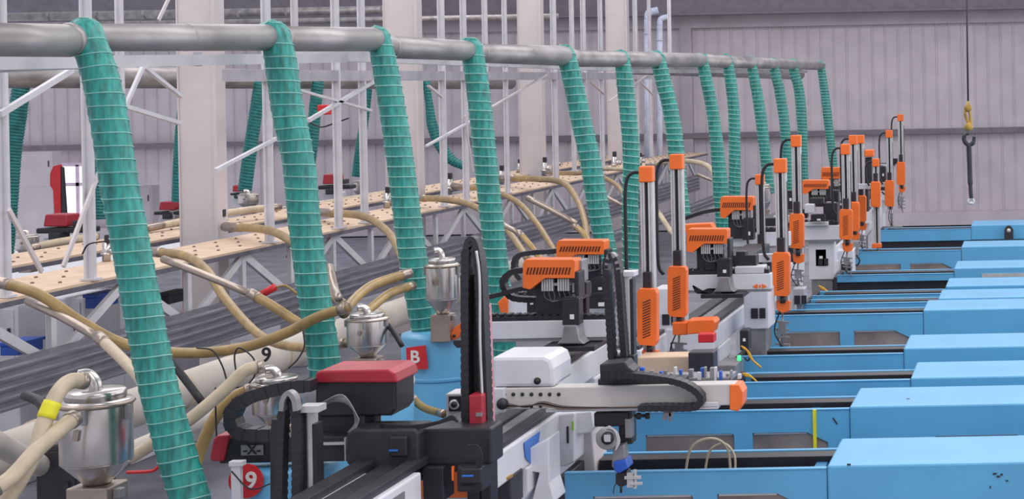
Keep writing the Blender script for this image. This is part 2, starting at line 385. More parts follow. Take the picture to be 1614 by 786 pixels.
# ------------------------------------------------------------------ support framework under the duct
def strut(name, pts, w, d, m, label, cat='beam', group=None):
    mb = MB()
    for a, b in zip(pts[:-1], pts[1:]): mb.bar(a, b, d, w)
    return tag(build(name, mb, m), label, cat, group)
XB = -6.45
def onX(u, v, X=XB): 
    Y = X * F / ((u - PU) - TH * (v - PV)); return P(u, v, Y)
def angle_beam(p0, p1, u_of, w0, flange, m, label):
    a = onX(*p0); b = onX(*p1); mb = MB()
    mb.bar(a, b, .02, w0); o = Vector((.06, 0, -w0 / 2)); mb.bar(a + o, b + o, flange, .02)
    return tag(build('support_beam', mb, m), label, 'beam')
tag(build('support_beam', MB().bar(onX(-30, 100), onX(540, 91), .1, .085), PAINT), 'pale upper steel beam running close under the near half of the duct', 'beam')
tag(build('support_beam', MB().bar(onX(-30, 110), onX(312, 96), .06, .045).bar(onX(312, 82), onX(312, 104), .05, .05), BEAMG), 'grey lower flange beam under the duct at the far left', 'beam')
tag(build('support_beam', MB().bar(onX(440, 84), onX(990, 108), .08, .10), PAINT), 'pale steel beam slanting under the middle of the duct', 'beam')
tag(build('support_beam', MB().bar(onX(356, 119, -10.95), onX(1060, 120, -10.95), .1, .17), BEAMG), 'grey horizontal beam below the duct joining the white posts', 'beam')
tag(build('support_beam', MB().bar(onX(990, 112), onX(1270, 113), .08, .07), BEAMG), 'thin grey beam under the far end of the duct', 'beam')
BR = 'pale diagonal braces of the hanging frame'
braces = [((0, 180), (114, 110), 14, 10.3, 'nearest white diagonal brace rising from left edge to nearest hose'),
 ((197, 170), (226, 104), 14, 6, 'thin cream brace leaning up between nearest hose and nearest column'),
 ((228, 106), (286, 152), 17, 7, 'grey brace falling right toward the nearest column top'),
 ((250, 6), (266, -8), 14, 7, 'x'),
 ((486, 190), (590, 128), 18, 9, 'white brace rising right behind the third near hose, crossing a red box'),
 ((472, 142), (585, 174), 24, 6, 'grey brace falling right between second and third near hoses'),
 ((340, 268), (436, 218), 22, 7, 'white brace rising right toward the second near hose'),
 ((672, 230), (744, 190), 28, 6, 'white brace rising right toward the fourth near hose'),
 ((675, 135), (697, 153), 30, 6, 'short grey brace right of the second wide column'),
 ((776, 168), (862, 118), 30, 5, 'pale brace rising right across the third wide column'),
 ((930, 128), (952, 148), 34, 5, 'short grey brace left of the sixth near hose'),
 ((960, 160), (1020, 118), 34, 5, 'pale brace rising right between sixth and seventh near hoses'),
 ((1010, 130), (1030, 150), 36, 5, 'short grey brace under the seventh near hose cuff'),
 ((14, 330), (66, 428), 17, 5, 'thin tan stay falling right onto the beige walkway at far left'),
 ((156, 272), (100, 420), 18.5, 5, 'thin tan stay falling left onto the beige walkway beside the window'),
 ((250, 32), (268, -6), 24, 3, 'short cream stay above the duct left of the nearest column'),
 ((745, 270), (733, 182), 34, 4, 'thin cream rod leaning left of the fourth near hose'),
 ((196, 167), (284, 194), 30, 8, 'faint grey brace meeting the nearest wide column'),]
for (a, b, Y, px, lab) in braces:
    if lab == 'x': continue
    tag(build('brace', MB().bar(onX(a[0], a[1], -10.9), onX(b[0], b[1], -10.9), .05, px * 10.9 / 1400 * .8), PAINT if px > 5 else COLM), lab, 'brace', BR)

# ------------------------------------------------------------------ hanger posts
HG = 'white hanger posts of the walkways'
posts = [(4, 10, 'A', 'at the far left edge of the picture'), (137, 13, 'A', 'left of the nearest hose, standing on the front walkway'), (190, 8, 'B', 'thin, just right of the nearest hose top'),
 (421, 11, 'A', 'left of the second near hose'), (466, 8, 'B', 'thin, hidden partly by the second near hose'), (530, 10, 'A', 'between second and third near hoses, left one'),
 (571, 9, 'A', 'immediately left of the third near hose'), (697, 9, 'A', 'just right of the second wide column'), (732, 8, 'A', 'just left of the fourth near hose'), (766, 7, 'B', 'just right of the fourth near hose'), (797, 6, 'A', 'left of the third wide column'),
 (874, 8, 'A', 'just right of the third wide column'), (903, 6, 'B', 'above the fifth near hose'), (921, 7, 'A', 'right of the fifth near hose'), (948, 6, 'A', 'left of the fourth wide column'), (1003, 6, 'A', 'right of the fourth wide column'), (1025, 5, 'B', 'behind the seventh hose cuff'), (1057, 5, 'A', 'last before the bare wall')]
for u, wpx, side, lab in posts:
    X = -10.95 if side == 'A' else -12.15
    Y = X * F / (u - PU); x = X; r = S(wpx, Y)
    mb = MB().box(x - r / 2, x + r / 2, Y, Y + .05, 2.81, 9); mb.box(x - r / 2, x - r / 2 + .02, Y - .05, Y, 2.81, 9)
    mb.box(x - r * .9, x + r * .9, Y - .07, Y + .09, 2.805, 2.83)
    tag(build('hanger_post', mb, PAINT), 'white steel hanger post ' + lab, 'post', HG)

# ------------------------------------------------------------------ walkways and rails
def walkway(x0, x1, z, Y0, Y1, label):
    t = thing('walkway', ((x0 + x1) / 2, Y0, z), label, 'walkway')
    build('deck', MB().box(x0, x1, Y0, Y1, z - .03, z), BEIGE, t)
    build('edge_channel', MB().box(x1 - .05, x1, Y0, Y1, z - .09, z - .03), RAILD, t)
    build('edge_channel', MB().box(x0, x0 + .05, Y0, Y1, z - .09, z - .03), RAILD, t)
    mb = MB(); y = Y0 + .3
    while y < Y1:
        for xx in (x0 + .25, x1 - .3, x1 - .62): mb.lathe((xx, y, z), [(.022, 0.0), (.022, .008), (.014, .018)], 8)
        y += .62
    build('bolt_row', mb, HOLE, t, kind='stuff')
    return t
w1 = walkway(-12.1, -10.9, 2.8, 15, 56, 'long beige bolted walkway in front of the wide columns, hung on white posts')
w2 = walkway(-14.1, -13.05, 2.8, 17, 56, 'second beige bolted walkway behind the wide columns')
# lattice below the front walkway
mb = MB(); y = 15.5; k = 0
while y < 54:
    a = (-11.0, y, 2.72); b = (-11.0, y + 1.5, 1.95)
    mb.bar(a, b, .05, .11) if k % 2 else mb.bar((-11.0, y, 1.95), (-11.0, y + 1.5, 2.68), .05, .11)
    mb.box(-11.03, -10.97, y - .05, y + .05, 1.95, 2.68); y += 1.5; k += 1
build('lattice', mb, PAINT, w1)
# trunking rails running along the row
def rails(x, z0, z1, Y0, Y1, n, label, m1=RAIL):
    t = thing('cable_trunking', (x, Y0, z0), label, 'trunking'); h = (z1 - z0) / n
    for i in range(n):
        mb = MB().box(x, x + .10, Y0, Y1, z0 + i * h + .02, z0 + (i + 1) * h - .03)
        mb.box(x + .1, x + .14, Y0, Y1, z0 + (i + 1) * h - .05, z0 + (i + 1) * h - .03)
        build('rail', mb, m1, t)
        build('groove', MB().box(x + .02, x + .09, Y0, Y1, z0 + (i + 1) * h - .03, z0 + (i + 1) * h + .02), GROOVE, t)
    return t
rails(-10.9, 1.62, 2.14, 14, 54, 5, 'grey aluminium trunking rails stacked under the front walkway')
rails(-9.9, 1.3, 1.62, 14, 54, 3, 'lower pair of grey trunking rails beside the cream pipe')
rails(-12.34, 2.52, 2.72, 15, 54, 2, 'dim grey trunking between the two walkways')
# big cream pipe
t = thing('cream_pipe', (-8.8, 11, 1.9), 'fat cream coloured pipe running below the grey rails', 'pipe')
mb = MB().tube([(-8.95, 11, 1.83), (-8.95, 30, 1.83)], .19, 26)
build('pipe_run', mb, CREAM, t)
mb = MB()
for y in (12.6, 14.8, 17.2, 19.5, 22.4): mb.tube([(-8.95, y, 1.83), (-8.95, y + .06, 1.83)], .205, 26)
build('joint_band', mb, TANP, t)
t = thing('cream_pipe', (-8.1, 11, 1.3), 'lower cream pipe passing behind the nearest steel hopper', 'pipe')
build('pipe_run', MB().tube(pp([(-20, 690), (40, 722), (90, 742), (140, 738), (230, 700), (330, 655), (420, 600)], 12, 17), .085, 16), CREAM, t)
# numeral on the big pipe
pq = P(431, 556, 16.6)
text('pipe_mark', '9', .2, (pq.x, 16.45, pq.z), BLACKC, t)
# pale cabinets and blue bits below the walkways, seen through the lattice
def cabinet(u0, v0, u1, v1, Y, d, m, label, nm='cabinet', cat='cabinet', z0=0.0):
    a = P(u0, v0, Y); b = P(u1, v1, Y)
    t = thing(nm, ((a.x + b.x) / 2, Y + d / 2, z0), label, cat)
    build('cabinet_body', MB().box(a.x, b.x, Y, Y + d, z0, a.z), m, t, .02)
    build('cabinet_door', MB().box(a.x + .05, b.x - .05, Y - .015, Y + .001, max(z0, a.z - 1.2) + .05, a.z - .06), m, t, .005)
    build('door_handle', MB().box(b.x - .12, b.x - .09, Y - .04, Y - .01, a.z - .5, a.z - .3), DARK, t)
    return t
cabinet(70, 470, 135, 560, 21, .9, WHITE, 'pale cabinet under the front walkway at left')
cabinet(150, 462, 196, 540, 22, .9, WHITE, 'pale cabinet under the walkway just left of the nearest hose')
cabinet(238, 500, 275, 540, 23, .7, BEAMG, 'grey cabinet between nearest hose and nearest column base')
cabinet(-10, 480, 30, 560, 21, .9, WHITE, 'pale cabinet under the walkway at the left edge')
cabinet(440, 455, 480, 500, 30, .9, BEAMG, 'grey cabinet behind the second near hose')
cabinet(55, 700, 130, 780, 13.2, .5, DARK, 'dark cabinet low behind the nearest steel hopper')
cabinet(20, 240, 84, 345, 55, .5, WALLM, 'tall pale cabinet before the back wall left of window')
cabinet(219, 293, 240, 340, 55, .5, WALLD, 'small grey cabinet by back wall left of the nearest column')
def crate(u0, v0, u1, v1, Y, label, m=LAMPB):
    a = P(u0, v0, Y); b = P(u1, v1, Y); t = thing('plastic_crate', ((a.x + b.x) / 2, Y + .25, b.z), label, 'crate')
    build('crate_body', MB().box(a.x, b.x, Y, Y + .5, b.z, a.z - .04), m, t, .01)
    build('crate_rim', MB().box(a.x - .02, b.x + .02, Y - .02, Y + .52, a.z - .04, a.z), m, t, .006)
crate(134, 464, 152, 486, 20.5, 'blue crate seen through the lattice left of the nearest hose')
crate(0, 540, 30, 560, 20, 'blue crate under the rails at the far left edge')
crate(248, 462, 266, 480, 22, 'dark crate seen through the lattice right of the nearest hose', DARK)
crate(453, 402, 480, 416, 30, 'dark crate behind the lattice left of the second near hose', DARK)
crate(152, 447, 184, 498, 22, 'white tub under the walkway beside the nearest hose', WHITE)
# blue drums/dryers -------------------------------------------------
def drum(u0, u1, v0, Y, label, sign=None, rim=True, z0=0.0):
    r = S((u1 - u0) / 2, Y + .35); cy = Y + r; c = P((u0 + u1) / 2, v0, cy); cx = c.x; zt = P((u0 + u1) / 2, v0, cy).z
    t = thing('hopper_dryer', (cx, cy, z0), label, 'hopper dryer')
    build('drum_body', MB().lathe((cx, cy, z0), [(r * .5, .4), (r * .55, .7), (r * .985, 1.1), (r, 1.15), (r, zt - .03), (r * .98, zt), (r * .3, zt + .01)], 40), LBLUE, t)
    build('dryer_stand', MB().box(cx - r * .7, cx + r * .7, cy - r * .7, cy + r * .7, z0, z0 + .45), BLUED, t, .02)
    if rim: build('drum_rim', MB().lathe((cx, cy, zt), [(r * 1.02, -.06), (r * 1.03, -.03), (r * 1.02, 0), (r * .9, .012)], 40), PAINT, t)
    build('drum_band', MB().lathe((cx, cy, zt - .42), [(r * 1.01, 0), (r * 1.02, .01), (r * 1.02, .03), (r * 1.01, .04)], 40), BLUE, t)
    if sign:
        su, sv, sr, txt, shp = sign; ys = Y - .04
        px = [(su + sr * math.cos(a * .2618), sv + sr * math.sin(a * .2618)) for a in range(24)] if shp == 'o' else [(su - sr * .7, sv - sr * .75), (su + sr * .8, sv - sr * .95), (su + sr, sv + sr * .9), (su - sr * .1, sv + sr * .95), (su - sr * .65, sv + sr * .3)]
        sg = build('number_sign', MB().ppoly(px, ys, .02), REDB, t, label='red sign')
        q = P(su, sv, ys - .003); text('sign_number', txt, S(sr * 1.35, ys), (q.x, ys - .003, q.z), WTXT, sg, .003)
        build('sign_bracket', MB().bar(P(su, sv, ys + .02), (cx - r * .4, cy - r * .6, P(su, sv, ys).z), .03, .03), GREYM, t)
    return t
drum(372, 532, 726, 10.9, 'blue hopper dryer with red nine sign at bottom centre left', (387, 758, 27, '19', 'o'), rim=False)
drum(520, 648, 598, 13.0, 'blue hopper dryer with stained white rim right of the red and black cover')
drum(636, 762, 522, 15.0, 'blue hopper dryer behind the third green hose with red B sign', (654, 563, 20, 'B', 'f'), rim=False)

# ------------------------------------------------------------------ stainless hopper loaders
def loader(uc, vt, vb, vn, wpx, Y, label, pipe_side=-1, base=True, bottom=None, elbow=True):
    a = P(uc, vt, Y); r = S(wpx, Y) / 2; cy = Y + r; zt = P(uc, vt, cy).z; zb = P(uc, vb, cy).z; zn = P(uc, vn, cy).z; cx = P(uc, vb, cy).x
    t = thing('vacuum_loader', (cx, cy, zn), label, 'vacuum loader', 'stainless vacuum loaders')
    build('loader_body', MB().lathe((cx, cy, 0), [(r * .99, zb), (r, zb + .01), (r, zt - .02), (r * .99, zt)]), STEEL, t)
    build('loader_cone', MB().lathe((cx, cy, 0), [(r * .38, zn), (r * .42, zn + .02), (r * .97, zb - .005), (r * 1.0, zb)]), STEEL, t)
    h = zt - zb
    build('loader_lid', MB().lathe((cx, cy, 0), [(r * .84, zt), (r * .84, zt + h * .13), (r * .8, zt + h * .15), (r * .1, zt + h * .16)]), STEEL, t)
    build('clamp_ring', MB().lathe((cx, cy, 0), [(r * 1.03, zt - h * .1), (r * 1.09, zt - h * .06), (r * 1.03, zt - h * .02)]), STEELR, t)
    for ang in (-.15, -1.35, -3.0):
        ca, sa = math.cos(ang), math.sin(ang); c = Vector((cx + r * 1.06 * ca, cy + r * 1.06 * sa, zt - h * .22))
        build('toggle_clamp', MB().box(c.x - r * .07, c.x + r * .07, c.y - r * .07, c.y + r * .07, c.z - h * .1, c.z + h * .14), GREYM, t, .004)
    build('window_hatch', MB().bar((cx + r * .02, cy - r * 1.02, zt - h * .4), (cx - r * .04, cy - r * 1.02, zt - h * .56), .03, r * .16), STEELR, t)
    if elbow:
        e = spline([(cx + r * .02, cy, zt + h * .1), (cx - r * .02, cy, zt + h * .26), (cx - r * .22, cy, zt + h * .38), (cx - r * .46, cy - .02, zt + h * .38)], 8)
        build('elbow_pipe', MB().tube(e, r * .19, 14), STEEL, t)
    if base:
        build('throat_block', MB().box(cx - r * .62, cx + r * .62, cy - r * .6, cy + r * .6, zn - (r * .75 if bottom is None else bottom), zn), STEELR, t, .01)
        build('throat_clip', MB().box(cx + r * .62, cx + r * .85, cy - r * .3, cy, zn - r * .4, zn - r * .1), GREYM, t, .006)
    return t, cx, cy, zt, r, h
loader(153, 628, 726, 762, 106, 10.6, 'largest stainless vacuum loader at bottom left with yellow taped hose', bottom=.4)
loader(580, 500, 542, 562, 62, 12.9, 'middle stainless vacuum loader just above the red and black cover', bottom=.12)
loader(698, 415, 470, 494, 50, 14.9, 'stainless vacuum loader between third green hose and tall black cable arch', bottom=.25)
loader(438, 600, 648, 672, 76, 11.9, 'stainless vacuum loader half hidden behind the long black cable loop', bottom=.3)
loader(44, 372, 392, 408, 32, 25, 'small background loader at left edge beyond the back walkway', bottom=.2)
loader(392, 306, 320, 330, 30, 32, 'small background loader right of the nearest wide column', bottom=.2)
loader(276, 333, 345, 354, 20, 34, 'tiny background loader left of the nearest wide column', bottom=.2, elbow=False)
loader(566, 286, 300, 308, 16, 44, 'tiny background loader left of the third near hose', bottom=.2, elbow=False)
loader(1072, 352, 372, 386, 22, 27, 'background loader glimpsed behind the second tall silver column', bottom=.2)
loader(1206, 294, 318, 330, 18, 33, 'distant pale loader top beside a short orange capped column', bottom=.2)

# ------------------------------------------------------------------ conveying hoses
HT = 'tan conveying hoses from the walkways'
def Y_on(u, v, z): return (ZC - z) * F / ((v - PV) + TH * (u - PU))
def those(px, w, Y0, Y1, m, label, nm='conveying_hose', cuffs=True, extra=None):
    path = pp(px, Y0, Y1); k = len(path)
    R = [S(w, p.y) / 2 for p in path]
    mb = MB().tube(path, R, 14)
    if cuffs:
        t = thing(nm, path[0], label, 'hose', HT if m in (TAN,) else None)
        build('hose_run', mb, m, t)
        build('hose_cuff', MB().tube(path[:4], [r * 1.12 for r in R[:4]], 12), STEELR, t)
        build('hose_cuff', MB().tube(path[-3:], [r * 1.12 for r in R[-3:]], 12), STEELR, t)
        return t
    return tag(build(nm, mb, m), label, 'hose', HT if m is TAN else None)
those([(-10, 442), (60, 463), (130, 508), (200, 543), (290, 556), (380, 548), (450, 525), (500, 500), (548, 484)], 17, 13.6, 12.9, TAN, 'long sagging tan hose from left edge under nearest hose to the middle loader')
those([(235, 396), (290, 403), (325, 425), (355, 470), (400, 520), (440, 542), (500, 548), (545, 540)], 14, 19, 14.4, TAN, 'tan hose dropping from the walkway in front of the nearest column')
those([(395, 462), (430, 482), (470, 508), (505, 525)], 15, 14.2, 13.8, TAN, 'tan hose continuing from a steel pipe to behind the second near hose')
those([(355, 357), (420, 362), (462, 382), (500, 420), (520, 458), (540, 478)], 13, 25, 17, TAN, 'tan hose leaving the column valve and passing behind the second near hose')
those([(500, 334), (570, 340), (608, 362), (628, 392), (640, 430)], 12, 28, 20, TAN, 'tan hose curving over the walkway to the third near hose')
those([(655, 312), (700, 314), (745, 324), (790, 352), (812, 378), (832, 408)], 10, 31, 23, TAN, 'tan hose arching behind the fourth near hose')
those([(715, 293), (770, 299), (815, 318), (845, 350), (868, 385), (882, 410)], 9, 34.5, 25, TAN, 'tan hose arching right of the fourth near hose toward rear orange cover')
those([(788, 281), (850, 282), (888, 288), (910, 315), (922, 350), (926, 384)], 9.5, 37.5, 27, TAN, 'tan hose with sharp downward bend left of the fifth near hose')
those([(862, 272), (905, 273), (935, 273), (970, 290), (985, 310)], 7, 40.5, 31, TAN, 'tan hose curving right of the fifth near hose')
those([(905, 355), (920, 368), (935, 395)], 9, 21, 20.5, TAN, 'short tan hose tail above the rear orange valve cover')
those([(818, 366), (835, 385), (860, 420)], 9, 19, 18.5, TAN, 'short tan hose tail left of the front orange valve cover')
those([(542, 494), (560, 470), (590, 448), (645, 430)], 15, 13.3, 14.6, TAN, 'upper of two tan hoses climbing right from the middle loader')
those([(560, 506), (585, 485), (615, 462), (650, 450)], 14, 13.5, 14.8, TAN, 'lower of two tan hoses climbing right from the middle loader')
those([(1020, 262), (1060, 254), (1100, 256), (1122, 268), (1130, 300)], 8, 34, 32, TANP, 'pale far hose arching right of the second orange capped column')
those([(930, 268), (960, 266), (1000, 268)], 6, 38, 37, TANP, 'short pale far hose left of the sixth near hose')
those([(1035, 330), (1048, 350), (1062, 372)], 8, 27, 26.5, TANP, 'short pale hose between the two front silver columns')
those([(230, 360), (300, 346), (380, 332), (440, 326)], 11, 26, 29, TANP, 'pale hose lying along the back walkway behind the nearest column')
those([(48, 392), (80, 384), (140, 374), (150, 372)], 13, 24, 25, TANP, 'pale hose lying on the back walkway by the window')
those([(440, 330), (520, 318), (600, 305), (640, 300)], 8, 33, 38, TANP, 'long pale hose lying on the walkway behind the second near hose')
# pale hoses of the near loaders
t1 = those([(135, 600), (112, 600), (92, 618), (70, 665), (52, 720), (10, 790), (-10, 815)], 24, 10.4, 9.9, TANP, 'pale hose with yellow tape curving from top of the largest loader')
pth = pp([(135, 600), (112, 600), (92, 618), (70, 665), (52, 720), (10, 790), (-10, 815)], 10.4, 9.9)
build('tape_wrap', MB().tube([q for q in pth if P(80, 659, q.y).z < q.z < P(80, 629, q.y).z], S(27, 10.3) / 2, 14), YEL, t1, label='yellow tape wrap')
those([(118, 658), (95, 676), (55, 712), (20, 750), (-15, 775)], 25, 10.3, 9.8, TANP, 'thick pale hose leaving the side of the largest loader, lower one')
those([(155, 530), (185, 558), (215, 590), (240, 625)], 17, 13.0, 12.2, TANP, 'pale hose passing behind the nearest hose from a steel pipe')
those([(412, 577), (385, 585), (350, 618), (300, 660), (240, 700), (190, 730)], 20, 12.0, 11.6, TANP, 'pale hose sloping down left behind the nearest hose')
those([(400, 612), (365, 628), (335, 665), (312, 720), (305, 745)], 19, 12.2, 11.9, TAN, 'tan hose dropping steeply to the red arm end')
those([(648, 625), (668, 642), (700, 652)], 12, 13.6, 13.4, TAN, 'short tan hose below the third near hose')
# rigid steel transfer pipes
def spipe(px, w, Y0, Y1, label, m=STEELR):
    path = pp(px, Y0, Y1, 3); t = tag(build('steel_pipe', MB().tube(path, [S(w, p.y) / 2 for p in path], 14), m), label, 'pipe', None)
    return t
spipe([(45, 474), (100, 500), (158, 534)], 14, 13.7, 13.1, 'steel pipe sloping down right from the left edge')
spipe([(258, 408), (320, 432), (398, 464)], 12, 15, 14.3, 'steel pipe sloping down right in front of the nearest column')
spipe([(832, 312), (868, 330), (908, 352)], 9, 21.5, 21, 'steel pipe behind the fifth near hose')
spipe([(790, 352), (820, 368)], 8, 19.6, 19.2, 'short steel pipe right of the fourth near hose')
spipe([(955, 310), (985, 325)], 6, 26, 25.6, 'short steel pipe right of the fifth near hose')
spipe([(520, 420), (528, 455), (534, 470)], 12, 15.5, 14.8, 'short steel pipe right of the second near hose')
spipe([(1100, 275), (1130, 287)], 5, 32, 31.6, 'tiny steel pipe left of the eighth near hose')
spipe([(40, 623), (62, 632), (75, 650)], 16, 11.8, 11.6, 'black rubber pipe stub behind the pale taped hose', BLACKC)
spipe([(262, 560), (290, 595), (320, 635)], 12, 12.9, 12.7, 'black rubber pipe right of the nearest hose', BLACKC)
spipe([(612, 512), (622, 525), (634, 545)], 8, 13.1, 13.0, 'black rod slanting beside the middle loader', BLACKC)
# valves standing on the walkways
VG = 'small steel line valves on the walkways'
def valve(u, v, Y, s, label):
    Y = Y_on(u, v, 2.8)
    t = thing('line_valve', P(u, v, Y), label, 'valve', VG); q = lambda du, dv: P(u + du * s, v + dv * s, Y)
    build('valve_body', MB().tube([q(0, 0), q(0, -30)], S(6 * s, Y), 12).tube([q(0, -10), q(0, -14)], S(8 * s, Y), 12), STEEL, t)
    build('valve_head', MB().pb(u - 4 * s, v - 42 * s, u + 4 * s, v - 30 * s, Y - .05, .1), DARK, t, .01)
    build('valve_outlet', MB().tube([q(0, -18), q(16, -16)], S(5 * s, Y), 10), STEEL, t)
for u, v, Y, s, lab in ((348, 372, 18, 1, 'line valve against the nearest wide column'), (168, 412, 19, 1.0, 'line valve left of nearest hose on the walkway'), (610, 328, 24, .8, 'line valve left of the third near hose'), (708, 306, 28, .8, 'line valve right of the second wide column'),
   (790, 290, 30, .7, 'line valve right of the fourth near hose'), (858, 277, 32, .7, 'line valve before the third wide column'), (874, 268, 36, .6, 'line valve just right of the third wide column'), (968, 268, 36, .7, 'line valve before the fourth wide column'), (1009, 262, 40, .5, 'line valve beyond the sixth near hose'), (818, 272, 40, .5, 'small line valve left of the third wide column')):
    valve(u, v, Y, s, lab)
# loose black cables over the pipes
CG = 'thin black cables draped over the hoses'
for px, Y, lab in (([(310, 548), (335, 552), (350, 575), (358, 600)], 12.8, 'thin black cable draped over the long tan hose'), ([(372, 585), (370, 560), (378, 548), (400, 565), (402, 590), (385, 608), (350, 612), (330, 625)], 12.2, 'looped thin black cable around the pale sloping hose'),
    ([(478, 520), (480, 545), (470, 565), (455, 580)], 12.4, 'thin black cable hanging left of the second near hose'), ([(340, 610), (340, 640), (342, 700)], 11.9, 'vertical thin black cable above the red arm end'), ([(365, 742), (395, 770), (432, 760)], 10.7, 'thin black cable curling under the red number sign'),
    ([(130, 400), (140, 385), (165, 380)], 19, 'thin cable beside the line valve on the walkway'), ([(485, 190), (505, 200), (525, 195), (550, 186)], 30, 'thin dark cable hanging by the red box on the brace')):
    path = pp(px, Y); tag(build('cable', MB().tube(path, S(1.3, Y), 6), BLACKC), lab, 'cable', CG)
path = pp([(262, 722), (250, 735), (238, 742), (200, 744)], 11.4); tag(build('cable', MB().tube(path, .012, 6), REDB), 'red cable beside the largest loader', 'cable')
mb = MB().tube(pp([(436, 452), (450, 450), (468, 462), (480, 468)], 15.2), .012, 6); t = thing('plug_lead', P(436, 455, 15.2), 'red plug on a short cable lying on grey rails', 'cable')
build('lead', mb, TAN, t); build('plug', MB().tube([P(412, 464, 15.2), P(434, 452, 15.2)], .035, 10), REDB, t)
tag(build('switch_box', MB().pb(500, 165, 516, 181, 29, .2), REDB, None, .02), 'small red box fixed on a brace between second and third near hoses', 'box')
# ------------------------------------------------------------------ background robots beyond the columns
def far_robot(u0, v0, u1, v1, Y, label):
    w_ = u1 - u0; h = v1 - v0
    a = P((u0 + u1) / 2, v1, Y); t = thing('take_out_robot', (a.x, Y + .3, a.z - .5), label, 'robot', None)
    build('cover', MB().ppoly([(u0 + w_ * .08, v0), (u1 - w_ * .05, v0), (u1, v1), (u0, v1)], Y, .4), RED, t, .02)
    build('arm_beam', MB().pb(u0 - w_ * .3, v1 + 2, u1 + w_ * .9, v1 + h * .55, Y, .35), BLACK, t, .02)
    build('motor', MB().pb(u0 + w_ * .2, v1 + h * .5, u0 + w_ * .7, v1 + h * 1.1, Y - .1, .3), DARK, t, .02)
    build('motor', MB().pb(u1 + w_ * .2, v0 + h * .5, u1 + w_ * .5, v1, Y, .3), DARK, t, .02)
    build('pedestal', MB().pb(u0, v1 + h * .9, u1, v1 + h * 2.6, Y + .3, .5), WHITE, t, .02)
far_robot(68, 338, 106, 357, 27, 'red topped robot in background left of window base')
far_robot(250, 318, 276, 331, 34, 'small red topped robot in background left of the nearest column')
far_robot(508, 275, 531, 290, 36, 'red topped robot in background right of the second near hose')
far_robot(366, 292, 378, 302, 38, 'tiny red topped robot just right of the nearest wide column')
t = thing('robot_mast', P(88, 340, 40), 'tall red and dark mast beside the bright window', 'mast')
build('mast_plate', MB().ppoly([(84, 262), (95, 259), (96, 340), (86, 340), (84, 300), (79, 292), (79, 274)], 40, .08), REDB, t)
build('mast_rail', MB().ppoly([(95, 262), (99, 264), (104, 338), (96, 340)], 40.02, .08), DARK, t)

